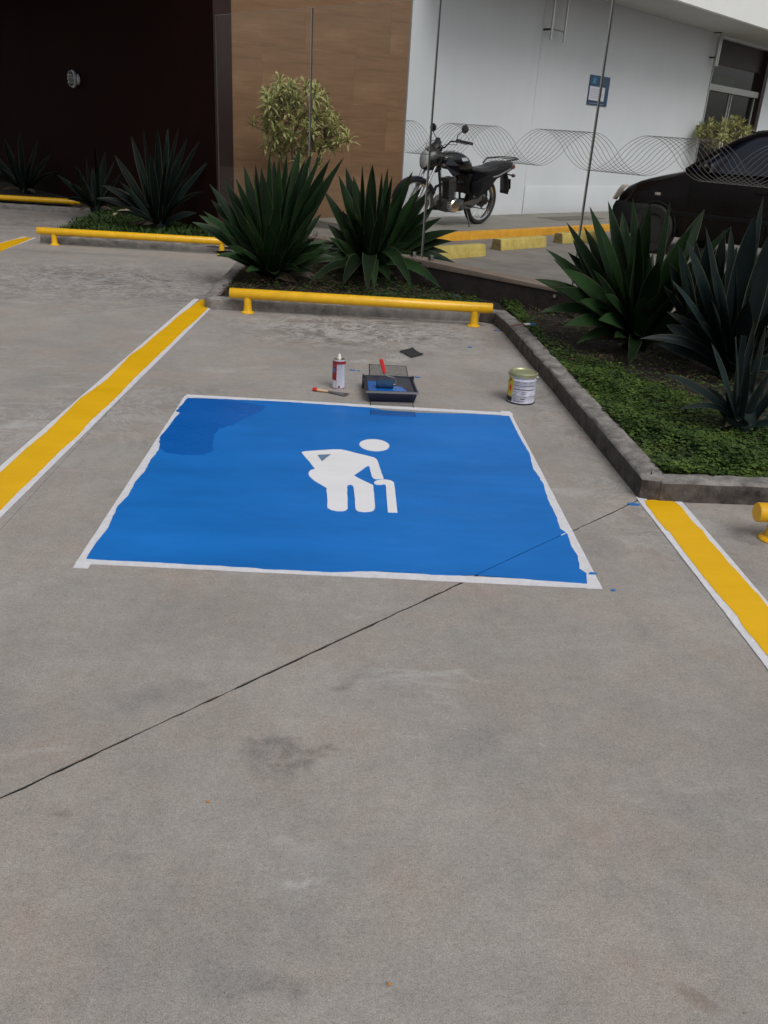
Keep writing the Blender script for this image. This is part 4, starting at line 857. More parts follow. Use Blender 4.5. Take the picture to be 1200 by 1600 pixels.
MB().add([(-w3-.008, -.020, TH-.012), (w3+.008, -.020, TH-.012), (w3+.008, TLn+.008, TH-.012), (-w3-.008, TLn+.008, TH-.012), (-w3, -.0125, TH), (w3, -.0125, TH), (w3, TLn, TH), (-w3, TLn, TH)],
         [(0,1,5,4), (1,2,6,5), (2,3,7,6), (3,0,4,7)]).build('rim', M['tray'], tr)
MB().add([(-w2-.004, -.001, .0575), (w2-.03, -.001, .0575), (w2-.055, .10, .0575), (w2-.07, .14, .0578), (w2-.12, .155, .0578), (w2-.13, .19, .058), (-w2+.09, .235, .0585), (-w2+.02, .25, .059), (-w2-.004, .24, .059)], [(0,1,2,3,4,5,6,7,8)]).build('paint_pool', M['bluel'], tr, fix=False)
MB().add([(-w2-.004, -.001, .0545), (w2+.004, -.001, .0545), (w2+.004, .335, .060), (-w2-.004, .335, .060)], [(0,1,2,3)]).build('smeared_ramp', M['trayg'], tr, fix=False)
for sx in (-1, 1): MB().box((sx*(w3+.004), TLn-.03, .03), (.012, .035, .10)).build('leg', M['tray'], tr, bevel=.003)
# roller resting in the tray
ro = empty('paint_roller', tr.location+Vector((-.045, .10, .083)), .06, 'small paint roller with red handle and blue soaked fleece lying in the tray', 'paint roller')
MB().lathe([(.010, -.053), (.024, -.052), (.026, -.045), (.026, .045), (.024, .052), (.010, .053)], (0, 0, .0), 'X', 24).build('fleece', M['fleece'], ro, smooth=True)
MB().tube([(.05, 0, 0), (.066, 0, 0), (.071, .008, .003), (.071, .040, .020), (.06, .052, .028), (.02, .06, .035), (.006, .068, .040), (.0, .085, .050)], .003, 8).build('wire_frame', M['steel'], ro, smooth=True)
MB().tube([(.002, .078, .046), (0, .09, .052), (-.003, .12, .066), (-.008, .16, .084), (-.012, .195, .099), (-.013, .20, .1)], [.007, .011, .0125, .013, .0125, .008], 14).build('handle', M['red'], ro, smooth=True)
# ------------------------------------------------------------------ cans
def arc(r, a0, a1, z0, z1, n=12, t=.0006):
    m_ = MB(); vs = []
    for i in range(n+1):
        a = a0+(a1-a0)*i/n
        for z in (z0, z1): m_.v.append(((r+t)*math.cos(a), (r+t)*math.sin(a), z))
    for i in range(n): m_.f.append([2*i, 2*i+2, 2*i+3, 2*i+1]); m_.mi.append(0)
    return m_
cp = (W(791, 627)+W(838, 633))/2; cr = .088; cp.y -= .012
can = empty('paint_can', (cp.x, cp.y+.055, 0), R_(0), 'round paint can with white and yellow label and olive lid, by the right kerb', 'paint can')
HC = .195
MB().lathe([(0, .001), (cr-.004, .001), (cr, .004), (cr+.0015, .008), (cr-.001, .012), (cr-.001, .055), (cr+.0012, .058), (cr-.001, .061), (cr-.001, HC-.048), (cr+.0012, HC-.045), (cr-.001, HC-.042), (cr-.001, HC-.012), (cr+.002, HC-.008), (cr+.002, HC-.003), (cr-.004, HC-.001)], n=48).build('body', M['lwhite'], can, smooth=True, angle=60)
MB().lathe([(cr-.003, HC-.002), (cr-.006, HC+.001), (cr-.010, HC-.004), (cr-.014, HC-.008), (cr-.02, HC-.006), (cr-.024, HC-.0065), (0, HC-.006)], n=48).build('lid', M['tin'], can, smooth=True, angle=60)
MB().lathe([(cr+.001, HC-.022), (cr+.0032, HC-.020), (cr+.0032, HC-.004), (cr-.002, HC)], n=48).build('rim', M['tin'], can, smooth=True)
MB().lathe([(cr-.001, 0), (cr+.003, .001), (cr+.003, .008), (cr, .010)], n=48).build('bottom_rim', M['lblack'], can, smooth=True)
cA = math.atan2(-cp.y, -cp.x)                                 # towards the camera
A = lambda d: cA+R_(d)
arc(cr, A(-84), A(-38), .045, HC-.03).build('yellow_label', M['lyellow'], can, smooth=True, fix=False)
dm = MB(); rr = cr+.0014
for k in range(1): 
    pts = []
    for (dd, z) in ((-53, .072), (-44.5, .098), (-53, .125), (-61, .098)): a = A(dd); pts.append((rr*math.cos(a), rr*math.sin(a), z))
    dm.add(pts, [(0, 1, 2, 3)])
dm.build('hazard_diamond', M['red'], can, fix=False)
sp_ = MB()
for (dd, z, rx) in ((-55, HC-.045, 6), (-66, HC-.06, 4)):
    pts = [((rr)*math.cos(A(dd+rx*math.cos(t))), (rr)*math.sin(A(dd+rx*math.cos(t))), z+.008*math.sin(t)) for t in [i*PI/4 for i in range(8)]]; sp_.add(pts, [list(range(8))])
sp_.build('label_ink_spot', M['lblack'], can, fix=False)
arc(cr, A(-84), A(-38), .014, .042).build('black_label', M['lblack'], can, smooth=True, fix=False)
tl = MB()
for (z, a0, a1, h) in ((HC-.030, -36, 60, .0022), (HC-.052, -30, -8, .0016), (HC-.053, 2, 20, .0016), (HC-.052, 30, 50, .0016), (HC-.075, -36, 60, .0030), (HC-.100, -36, 60, .0038), (.078, -36, -15, .0028), (.080, 2, 22, .0028), (.068, 0, 22, .0028), (.062, -36, -20, .0028),
                      (.052, -36, -30, .002), (.050, 12, 20, .0022), (.034, -36, -12, .0020), (.036, 0, 20, .0035), (.022, -30, 18, .0024), (.066, 38, 52, .0016), (.056, 38, 52, .0014)):
    q = arc(cr+.0006, A(a0), A(a1), z, z+h, 8); tl.add(q.v, q.f)
tl.build('label_text', M['lblack'], can, fix=False)
tg = MB()
for k in range(13):
    z = .018+k*.0085
    for (a0, a1) in ((-33, 20),): q = arc(cr+.0002, A(a0), A(a1-random.uniform(0, 9)), z, z+.0022, 8); tg.add(q.v, q.f)
for k in range(8):
    z = HC-.072+k*.0; q = arc(cr+.0002, A(-30+k*10), A(-24+k*10), HC-.064, HC-.058, 3); tg.add(q.v, q.f)
tg.build('label_small_text', M['lgrey'], can, fix=False)
MB().ball(((cr+.004)*math.cos(A(75)), (cr+.004)*math.sin(A(75)), HC-.025), (.009, .009, .009)).build('handle_ear', M['steel'], can, smooth=True)
MB().ball(((cr+.004)*math.cos(A(-105)), (cr+.004)*math.sin(A(-105)), HC-.025), (.009, .009, .009)).build('handle_ear', M['steel'], can, smooth=True)
wire = [((cr+.006)*math.cos(A(75+180*k/14)), (cr+.006)*math.sin(A(75+180*k/14)), HC-.025-.085*math.sin(PI*k/14)) for k in range(15)]
MB().tube(wire, .0016, 6).build('wire_handle', M['steel'], can, smooth=True)
# thinner tin
tp = (W(518, 608)+W(539, 609))/2; tr_ = .041; TH2 = .192
tin = empty('thinner_tin', (tp.x, tp.y+.025, 0), 0, 'tall red and white round solvent tin with pale spout, left of the roller tray', 'tin')
MB().lathe([(0, .001), (tr_, .001), (tr_+.001, .006), (tr_-.0006, .009), (tr_-.0006, TH2-.010), (tr_+.001, TH2-.007), (tr_+.001, TH2-.001), (tr_-.002, TH2)], n=36).build('body', M['lwhite'], tin, smooth=True, angle=60)
MB().lathe([(tr_-.001, TH2), (tr_-.004, TH2-.004), (.018, TH2-.002), (.016, TH2+.002), (0, TH2+.002)], n=36).build('top', M['tinbare'], tin, smooth=True)
MB().lathe([(0.013, TH2+.001), (.013, TH2+.010), (.010, TH2+.018), (.008, TH2+.028), (.006, TH2+.033), (0, TH2+.034)], n=18).build('spout', M['white_pl'], tin, smooth=True)
tA = math.atan2(-tp.y, -tp.x); B_ = lambda d: tA+R_(d)
arc(tr_, B_(-100), B_(100), .003, .012, 16).build('red_band', M['lred'], tin, smooth=True, fix=False)
arc(tr_+.0006, B_(-100), B_(100), TH2-.026, TH2-.008, 16).build('red_band', M['lred'], tin, smooth=True, fix=False)
arc(tr_+.0002, B_(-95), B_(-22), .062, TH2-.026, 10).build('red_label', M['lred'], tin, smooth=True, fix=False)
arc(tr_+.0003, B_(-24), B_(-20), .012, TH2-.026, 4).build('red_stripe', M['lred'], tin, smooth=True, fix=False)
bl = MB(); bl.add([((tr_+.0018)*math.cos(B_(-50+16*math.cos(t))), (tr_+.0018)*math.sin(B_(-50+16*math.cos(t))), .125+.016*math.sin(t)) for t in [i*PI/8 for i in range(16)]], [list(range(16))]); bl.build('blue_emblem', M['lblue'], tin, fix=False)
bl = MB(); bl.add([((tr_+.0012)*math.cos(B_(a)), (tr_+.0012)*math.sin(B_(a)), z) for a, z in ((-70, .168), (-48, .150), (-40, .160), (-56, .182))], [(0, 1, 2, 3)]); bl.build('white_flash', M['lwhite'], tin, fix=False)
tg = MB()
for k in range(17):
    z = .032+k*.0085; q = arc(tr_+.0004, B_(-12), B_(38-random.uniform(0, 14)), z, z+.0018, 6); tg.add(q.v, q.f)
tg.build('label_text', M['lgrey'], tin, fix=False)
arc(tr_+.0008, B_(-6), B_(14), .016, .026, 5).build('black_mark', M['lblack'], tin, fix=False)
# putty knife
ka_, kb2_ = W(489, 611), W(544, 618)
kn_ = empty('putty_knife', ka_, math.atan2(kb2_.y-ka_.y, kb2_.x-ka_.x), 'putty knife with pale wooden red-tipped handle lying left of the tray', 'scraper'); KLn = (kb2_-ka_).length
MB().tube([(.028, 0, .013), (.05, 0, .012), (.075, 0, .011), (.085, 0, .010), (.10, 0, .009)], [.0125, .0125, .0105, .009, .008], 14, flat=.8).build('handle', M['handle'], kn_, smooth=True)
MB().tube([(-.002, 0, .012), (.001, 0, .0125), (.020, 0, .0135), (.0285, 0, .013)], [.009, .0135, .0138, .0132], 14, flat=.8).build('handle_tip', M['red'], kn_, smooth=True)
MB().add([(.098, .009, .010), (.098, -.009, .010), (KLn-.01, -.040, .0035), (KLn, .036, .0035), (.098, .009, .0115), (.098, -.009, .0115), (KLn-.01, -.040, .0045), (KLn, .036, .0045)], [(3,2,1,0), (4,5,6,7), (0,1,5,4), (1,2,6,5), (2,3,7,6), (3,0,4,7)]).build('blade', M['blade'], kn_)
# sandpaper
sp0 = ccw(P2([(624, 550), (643, 560), (663, 555), (645, 546)]))
c = sum((Vector(p) for p in sp0), Vector((0, 0)))/4
m_ = MB(); 
for i in range(7):
    for j in range(7):
        u, v = i/6, j/6; a, b, c_, d_ = [Vector(p) for p in sp0]; q = a*(1-u)*(1-v)+b*u*(1-v)+c_*u*v+d_*(1-u)*v
        m_.v.append((q.x, q.y, .004+.012*(abs(u-.5)**2)*4*(.4+.6*v)))
for i in range(6):
    for j in range(6): m_.f.append([i*7+j, (i+1)*7+j, (i+1)*7+j+1, i*7+j+1]); m_.mi.append(0)
o = m_.build('sandpaper_sheet', M['slate'], smooth=True, origin=(c.x, c.y, 0)); sm = o.modifiers.new('solid', 'SOLIDIFY'); sm.thickness = .0012
tag(o, 'curled square black sandpaper sheet on the concrete behind the tray', 'sandpaper')
# residue
rp = W(617, 557); m_ = MB()
for k in range(420):
    a = random.uniform(0, 2*PI); r = random.gauss(0, .5); x = rp.x+.075*r*math.cos(a); y = rp.y+.075*r*math.sin(a)*1.3; s = random.uniform(.002, .009)
    m_.box((x, y, s*.25), (s, s*random.uniform(.5, 1.4), s*.5), random.uniform(0, PI))
tag(m_.build('dried_residue', M['powder'], fix=False), 'crumbly whitish dried plaster residue beside the sandpaper', 'rubble', None, 'stuff')
# brush on the kerb
b0, b1 = W(795, 509, .135), W(835, 506, .135)
br = empty('paint_brush', b0, math.atan2(b1.y-b0.y, b1.x-b0.x), 'paint brush with red handle and blue wet bristles lying across the kerb', 'paint brush'); L = (b1-b0).length
MB().tube([(0, 0, .0), (.02, 0, .0), (L*.35, 0, .002), (L*.60, 0, .002)], [.005, .008, .010, .008], 10, flat=.6).build('handle', M['brush'], br, smooth=True)
MB().box((L*.70, 0, .002), (L*.20, .032, .012)).build('ferrule', M['white_pl'], br, bevel=.003)
MB().add([(L*.8, -.017, -.004), (L*.8, .017, -.004), (L*.8, .017, .008), (L*.8, -.017, .008), (L, -.020, -.004), (L, .014, -.006), (L, .014, .002), (L, -.020, .003)], [(0,1,2,3), (4,7,6,5), (0,4,5,1), (1,5,6,2), (2,6,7,3), (3,7,4,0)]).build('bristles', M['chip'], br)
# paint chips
def chip(px, py, sx, sy, z=0.0, lab_='', rot=0):
    p = W(px, py, z); n = 9; rs = [random.uniform(.55, 1.1) for _ in range(n)]
    top = [(math.cos(2*PI*i/n)*rs[i]*sx, math.sin(2*PI*i/n)*rs[i]*sy, .003+.004*random.random()) for i in range(n)]
    bot = [(x, y, .0005) for x, y, _ in top]
    m_ = MB(); m_.add(top+bot, [list(range(n)), list(range(n, 2*n))[::-1]]+[(i, n+i, n+(i+1) % n, (i+1) % n) for i in range(n)])
    o = m_.build('paint_chip', M['chip']); o.location = p; o.rotation_euler = (0, 0, rot); tag(o, lab_, 'paint flake', 'peeled blue paint flakes')
for a in [(757, 503, .040, .018, 0, 'largest blue paint flake, beside the right post of the middle rail'), (775, 498, .030, .012, 0, 'narrow blue flake at the far right corner of the bay by the kerb'), (775, 517, .028, .014, 0, 'blue flake lying just in front of the right end of the middle rail'),
          (734, 543, .022, .012, 0, 'small blue flake between sandpaper and rail post'), (652, 590, .026, .010, 0, 'blue flake right of the roller tray'), (551, 579, .024, .008, 0, 'thin blue flake between the tin and the tray'),
          (713, 463, .022, .02, .10, 'blue flake in the greenery behind the middle rail'), (689, 497, .010, .006, 0, 'tiny blue flake under the middle rail'), (651, 591, .0, .0, 0, ''),
          (990, 789, .028, .016, 0, 'blue flake touching the start of the right yellow line'), (958, 923, .010, .006, 0, 'small blue flake past the near right corner of the blue rectangle'), (925, 897, .018, .008, .005, 'blue flake on the right tape near the corner'),
          (800, 526, .03, .03, 0, 'flat blue smear at the foot of the right kerb'), (560, 580, .012, .005, 0, 'tiny blue flake beside the tray leg')]:
    if a[2] > 0: chip(*a[:4], a[4], a[5], random.uniform(-.2, .2))
for (px, py, lb) in ((325, 1254, 'tiny orange seed on the bare concrete in the foreground left'), (608, 1539, 'tiny orange seed on the concrete near the bottom edge')):
    p = W(px, py); tag(MB().ball((0, 0, .003), (.0045, .003, .003), nu=8, nv=5).build('seed', M['orangeb'], smooth=True), lb, 'seed').location = p
# ------------------------------------------------------------------ agaves
def leaf(parent, b, t, width, sag, mats, dry=False, blunt=False, tw=0.0, roll=None):
    """b, t: base and tip in world space; sag > 0 lifts the middle (arching leaf)"""
    b, t = Vector(b), Vector(t); d = t-b; L = d.length; hor = Vector((d.x, d.y, 0)); 
    hor = hor.normalized() if hor.length > 1e-4 else Vector((0, -1, 0))
    if roll is None: roll = -.95*math.copysign(min(1, abs(hor.x)*1.3), hor.x) if L > .2 else 0
    c = b + d*.5 + Vector((0, 0, 1))*sag*L - hor*sag*.3*L
    N = 11; rows = []; roll = roll or 0
    prev = None
    for i in range(N+1):
        u = i/N; p = b*(1-u)**2 + c*2*u*(1-u) + t*u*u
        tg_ = ((c-b)*(1-u)+(t-c)*u).normalized()
        side = tg_.cross(Vector((0, 0, 1)))
        if side.length < .15: side = prev if prev else Vector((1, 0, 0))
        side.normalize()
        if prev and side.dot(prev) < 0: side = -side
        prev = side
        up = side.cross(tg_).normalized()
        tw_ = tw*u + roll
        if tw_: side = (side*math.cos(tw_)+up*math.sin(tw_)).normalized(); up = side.cross(tg_).normalized()
        pass
        wf = (0.66+0.34*math.sin(min(1, u/.55)*PI/2)) if u < .55 else (1.0-((u-.55)/.45)**2.0)
        if blunt: wf = max(wf, .75)
        hw = width*.5*max(wf, .012); V = .45*(1-u*.55)
        rows.append([p-side*hw+up*hw*V, p-side*hw*.93+up*hw*V*.92, p-side*hw*.45+up*hw*V*.30, p, p+side*hw*.45+up*hw*V*.30, p+side*hw*.93+up*hw*V*.92, p+side*hw+up*hw*V])
    m_ = MB(); o_ = 0
    for r in rows: m_.v += [tuple(q-b) for q in r]
    for i in range(N):
        for j in range(6): m_.f.append([i*7+j, i*7+j+1, (i+1)*7+j+1, (i+1)*7+j]); m_.mi.append(1 if j in (0, 5) else 0)
    o = m_.build('leaf', mats, None, smooth=True, fix=False, angle=80)
    o.location = b-parent.location; o.parent = parent
    return o
def agave(base_px, zb, tips, label, m, width, fill=14, hgt=1.0, seed=0, yb=None, wcol=None, bx_=None, dy=.22, keep=None):
    rnd = random.Random(seed); B = W(*base_px, zb) if yb is None else bx_
    t = empty('agave', B, 0, label, 'agave plant', 'agaves in the planting beds')
    mats = [m, M['edge'] if wcol is None else wcol]
    core = MB(); core.lathe([(.09, -.02), (.10, .05), (.07, .12), (.03, .20), (0, .24)], (0, 0, 0), 'Z', 12); core.build('stem', M['agaved'], t, smooth=True)
    for tp_ in tips:
        px, py = tp_[0], tp_[1]; off = tp_[2] if len(tp_) > 2 else rnd.uniform(-dy, dy); wm = tp_[3] if len(tp_) > 3 else 1.0; bl_ = len(tp_) > 4
        T = at_Y(px, py, B.y+off)
        if T.z < zb+.05: T = W(px, py, zb+.05+.04*rnd.random())
        if keep and not keep(T): 
            T = at_Y(px, py, B.y-abs(off)*.6)
        hd = Vector((T.x-B.x, T.y-B.y, 0)); 
        bb_ = B + (hd.normalized()*.05 if hd.length > .01 else Vector((0, 0, 0))) + Vector((0, 0, .02+.05*rnd.random()))
        rise = (T.z-bb_.z)/max(.05, (T-bb_).length)
        sag = .05 if rise > .8 else (.06+.30*(1-rise/.8) if rise > 0 else .42)
        leaf(t, bb_, T, width*wm*rnd.uniform(.85, 1.1), sag*rnd.uniform(.6, 1.2), mats, blunt=bl_, tw=rnd.uniform(-.25, .25))
    for k in range(fill):
        az = rnd.uniform(0, 2*PI); el = rnd.uniform(15, 80); Lf = hgt*rnd.uniform(.55, .85)*(1.0 if el > 40 else .8)
        d = Vector((math.cos(az)*math.cos(R_(el)), math.sin(az)*math.cos(R_(el)), math.sin(R_(el))))
        bb_ = B+Vector((math.cos(az), math.sin(az), 0))*.05+Vector((0, 0, .03)); T = bb_+d*Lf
        if keep and not keep(T): continue
        leaf(t, bb_, T, width*rnd.uniform(.8, 1.05), .03+.22*max(0, (60-el)/60), mats, tw=rnd.uniform(-.3, .3))
    for k in range(4):
        az = rnd.uniform(PI*.95, PI*2.05); Lf = hgt*rnd.uniform(.32, .5)
        T = B+Vector((math.cos(az)*Lf, math.sin(az)*Lf, rnd.uniform(.02, .10)))
        if keep and not keep(T): continue
        leaf(t, B+Vector((math.cos(az), math.sin(az), 0))*.06+Vector((0, 0, .05)), T, width*.55, .22, [M['deadleaf'], M['deadleaf']], tw=rnd.uniform(-1.2, 1.2))
    return t
kg = lambda T: T.dot(w_) < GP-.02 or T.z > .36 and T.dot(w_) < GP+.02
A1 = [(300,347,-.1),(311,336,.1),(327,287,0),(359,309,-.25),(366,300,.2),(368,278,-.1),(381,259,.1),(399,256,-.1),(408,262,.2),(421,237,0),(428,250,.25),(436,248,-.2),(448,241,.1),(469,230,.15),(478,246,-.1),(487,237,.1),(503,239,-.1),(516,248,0),(528,262,.15),(538,245,.1),
      (461,285,-.35),(434,311,-.42,.95),(337,400,-.3,.8),(401,386,-.5,.8),(470,424,-.4,.6),(476,369,-.4),(352,330,.2),(456,262,-.3),(490,290,-.3),(412,275,-.35),(345,365,-.2,.9),(385,330,-.45),(420,350,-.5),(450,340,-.5),(330,312,.1),(318,330,-.2),(360,400,-.45,.9),(385,425,-.5,.9),(430,430,-.5,.9),(510,275,-.2),(500,320,-.4),(350,280,0),(395,265,-.2)]
agave((425, 440), .08, A1, 'large upright agave behind the left part of the middle yellow rail', M['agave'], .125, 36, 1.0, 1, keep=kg)
A2 = [(540,261,.1),(529,274,0),(552,275,.1),(566,257,0),(582,256,-.1),(597,267,.1),(606,262,0),(613,274,-.1),(645,268,.1),(634,278,-.1),(668,311,0),(683,320,-.1),(716,360,-.1),(707,377,.1),(711,411,-.2),(689,450,-.3),(645,454,-.4),(573,456,-.5,1.1),(585,452,-.5,.9),(535,446,-.45),
      (476,391,-.1),(505,296,.1),(500,380,.2),(483,443,-.2,.7),(557,336,-.35),(620,340,-.35),(600,320,-.4),(575,300,-.3),(655,330,.2),(520,318,.2),(640,382,-.4),(665,405,-.3),(540,400,-.5,.8),(700,395,.1),(675,295,.15,1.1),(660,290,-.1,1.1),(652,300,.2),(690,340,.1,1.1),(630,300,-.2),(520,420,-.5,.9),(610,440,-.5,.9),(550,300,-.1),(540,330,-.3),(512,350,.1),(495,410,-.3,.9),(670,430,-.35,.9)]
agave((577, 432), .08, A2, 'spreading agave in front of the motorcycle, right of the large upright one', M['agave'], .135, 36, .85, 2, keep=kg)
A3 = [(921,322,0),(885,347,-.1),(912,354,.1),(950,314,.1),(935,345,-.2),(989,309,0),(972,330,.2),(1016,316,-.1),(1047,313,0),(853,389,0),(887,394,.15),(836,436,-.1),(878,420,-.25),(1101,327,.2),(1081,352,-.1),(842,488,-.2,.8),(900,537,-.3,.7),(960,527,-.4,.8),(983,570,-.35,.7),(1034,454,-.3),(1030,407,-.4),(965,380,-.3),(998,350,-.25),(1143,353,.3,.8),(1062,372,.2),(945,460,-.45),(1010,480,-.45),(905,470,-.35),(865,405,.1,1.1),(895,375,.1,1.1),(870,450,-.3,1.1),(925,420,-.4),(1075,440,-.3),(1090,400,0),(935,500,-.5),(880,510,-.4,.9)]
agave((990, 545), .08, A3, 'big dark agave with fanned leaves in the right bed, in front of the car nose', M['agave'], .135, 34, .9, 3, keep=kg)
A4 = [(1193,305,.1,.6),(1180,334,0,1.5),(1204,362,-.1,1.3),(1150,418,-.2,1.4),(1102,353,.1,.5),(1072,374,0,.8),(1142,353,.2,.7),(1048,436,-.1,.7),(1115,411,-.1,1.2),(1042,487,.1,.6),(1000,529,0,.6),(1049,529,.1,.6),(1111,467,-.3,.9),(1230,330,.1,1.2),(1245,380,0,1.2),(1090,500,-.3,.8),(1170,470,-.35,1.2)]
agave((1140, 590), .08, A4, 'broad-leaved bluish agave at the right edge, behind the smallest one', M['agaveb'], .125, 22, .8, 4, keep=kg)
A5 = [(1111,535,-.1,.9),(1039,584,-.1,.8),(1148,528,-.05,.9,1),(1163,524,.05,.8,1),(1179,501,.1,.8),(1188,509,0,.9),(1197,507,.1),(1215,545,0),(1222,600,-.1),(1104,605,.1),(1250,560,0),(1130,600,-.2,.8),(1170,560,-.2,.9),(1060,640,-.2,.6)]
agave((1155, 672), .08, A5, 'small agave with broken leaf tips near the right kerb, lowest in the bed', M['agaveb'], .062, 5, .38, 5, dy=.12)
kb3 = lambda T: (T-CB).dot(bn) > .03
kg2 = lambda T: kb3(T)
def push(px, py, off=.45):
    p = on_plane(px, py, CB+bn*off, bn); return p
A9 = [(1060,382,0),(1086,372,.1),(1108,368,0),(1132,356,.1),(1122,402,-.2),(1045,408,0),(1072,424,-.2),(1152,384,.1),(1163,366,0),(1036,446,-.1),(1098,440,-.3),(1175,400,.1)]
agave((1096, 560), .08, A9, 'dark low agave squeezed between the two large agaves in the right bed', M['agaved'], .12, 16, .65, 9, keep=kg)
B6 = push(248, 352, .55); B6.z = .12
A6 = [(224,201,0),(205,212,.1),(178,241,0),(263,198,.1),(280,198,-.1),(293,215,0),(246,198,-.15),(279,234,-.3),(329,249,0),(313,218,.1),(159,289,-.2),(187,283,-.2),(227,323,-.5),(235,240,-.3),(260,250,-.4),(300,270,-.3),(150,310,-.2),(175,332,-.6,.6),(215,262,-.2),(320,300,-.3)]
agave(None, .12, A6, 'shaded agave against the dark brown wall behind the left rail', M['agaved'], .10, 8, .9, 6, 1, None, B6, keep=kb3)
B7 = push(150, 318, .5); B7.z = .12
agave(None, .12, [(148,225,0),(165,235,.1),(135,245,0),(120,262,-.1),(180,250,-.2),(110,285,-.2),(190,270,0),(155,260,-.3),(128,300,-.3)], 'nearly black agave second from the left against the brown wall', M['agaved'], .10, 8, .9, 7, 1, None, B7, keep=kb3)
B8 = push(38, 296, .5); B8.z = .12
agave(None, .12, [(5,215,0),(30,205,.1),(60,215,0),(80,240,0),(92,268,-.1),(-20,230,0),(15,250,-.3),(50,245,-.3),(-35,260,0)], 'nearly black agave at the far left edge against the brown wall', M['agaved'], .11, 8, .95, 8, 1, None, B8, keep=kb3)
# dry leaves and stalks lying between the right agaves
for (a, b, wdt, lb) in (((1040, 487), (1064, 466), .020, 'pale dry leaf stalk between the two large right agaves'), ((1100, 503), (1108, 494), .04, 'small pale dry leaf scrap in the right bed'), ((1044, 508), (1075, 490), .016, 'greyish dry leaf stalk low between the right agaves')):
    pa, pb = W(*a, .16), W(*b, .18); t = empty('dry_leaf', pa, 0, lb, 'dry leaf'); leaf(t, pa, pb, wdt, .02, [M['dry'], M['dry']])
for (a, b, wdt, lb) in (((174, 338), (215, 330), .05, 'curled dry agave leaf on the dark grass at the left'), ((226, 326), (240, 322), .07, 'small pale dry leaf under the shaded agave at the left')):
    pa, pb = W(*a, .14), W(*b, .18); t = empty('dry_leaf', pa, 0, lb, 'dry leaf'); leaf(t, pa, pb, wdt, .15, [M['dry'], M['dry']])
# ------------------------------------------------------------------ variegated bushes
def rosette(rnd, L=.135, n=20):
    m_ = MB()
    for k in range(n):
        az = 2.4*k+rnd.uniform(-.3, .3); el = R_(75-105*k/n+rnd.uniform(-12, 12)); ll = L*rnd.uniform(.75, 1.15)
        d = Vector((math.cos(az)*math.cos(el), math.sin(az)*math.cos(el), math.sin(el))); sd_ = Vector((-math.sin(az), math.cos(az), 0)); hw = .0115
        b0 = Vector((0, 0, .04*(1-k/n))); c0 = b0+d*ll*.55+Vector((0, 0, .01)); t0 = b0+d*ll+Vector((0, 0, -.022))
        o_ = len(m_.v)
        for p, w0 in ((b0, .6), (c0, 1.0), (t0, .08)):
            for q in (-1, -.35, .35, 1): m_.v.append(tuple(p+sd_*hw*w0*q))
        for r in range(2):
            for q in range(3): m_.f.append([o_+r*4+q, o_+r*4+q+1, o_+(r+1)*4+q+1, o_+(r+1)*4+q]); m_.mi.append(0 if q == 1 else 1)
    return m_
def bush(center, rx, rz_, zbase, label, n, seed, holes=(), mts=None):
    rnd = random.Random(seed); root = Vector((center.x, center.y, zbase))
    t = empty('variegated_bush', root, 0, label, 'bush'); protos = []
    for k in range(4):
        o = rosette(rnd).build('leaf_cluster', mts or [M['draca'], M['dracay']], t, fix=False); protos.append(o); o.parent = t
    sts = []; cl = []
    i = 0; tries = 0
    while i < n and tries < 6000:
        tries += 1
        u = Vector((rnd.gauss(0, 1), rnd.gauss(0, 1), rnd.gauss(0, 1))).normalized()*rnd.uniform(.35, 1.0)**.5*(1+.16*math.sin(5*rnd.random()*6))
        p = center+Vector((u.x*rx, u.y*rx*.75, u.z*rz_))
        q = p - center
        if u.z < -.75 and rnd.random() < .7: continue
        if any((p-h[0]).length < h[1] for h in holes): continue
        if any((p-c_).length < .075 for c_ in cl): continue
        cl.append(p); i += 1
    for k, p in enumerate(cl):
        o = protos[k % 4] if k < 4 else protos[k % 4].copy()
        if k >= 4: COL.objects.link(o)
        o.location = p-root; o.rotation_euler = (rnd.uniform(-.5, .5), rnd.uniform(-.5, .5), rnd.uniform(0, 6.28)); s = rnd.uniform(.85, 1.25); o.scale = (s, s, s)
    mst = []
    for k in range(7):
        a = k*2*PI/7; top = center+Vector((math.cos(a)*rx*.5, math.sin(a)*rx*.4, -rz_*.35)); mst.append(top)
        MB().tube([Vector((math.cos(a)*.04, math.sin(a)*.04, 0)), (top-root)*.5+Vector((0, 0, .05)), top-root], [.018, .013, .009], 7).build('stem', M['twig'], t, smooth=True)
    tw = MB()
    for p in cl:
        q = min(mst, key=lambda m: (m-p).length); tw.tube([q-root, (q+p)*.5-root+Vector((0, 0, .02)), p-root], [.007, .005, .004], 5)
    o = tw.build('twigs', M['twig'], t, smooth=True); o['kind'] = 'stuff'
    return t
bc = at_Y(466, 198, 11.75)
bush(bc, .62, .47, .25, 'rounded cream and green variegated bush in front of the wooden wall', 125, 21, holes=[(at_Y(520, 178, 11.6), .16), (at_Y(405, 215, 11.7), .14), (at_Y(520, 150, 11.8), .10), (at_Y(396, 170, 11.7), .13)])
bc2 = WW(8.30, .55, 0); bc2 = on_plane(1132, 216, WW(0, .6, 0), nw_)
bush(bc2, .72, .37, ZP, 'yellowish green variegated bush in front of the entrance, behind the car', 70, 22)
exec_rest = True
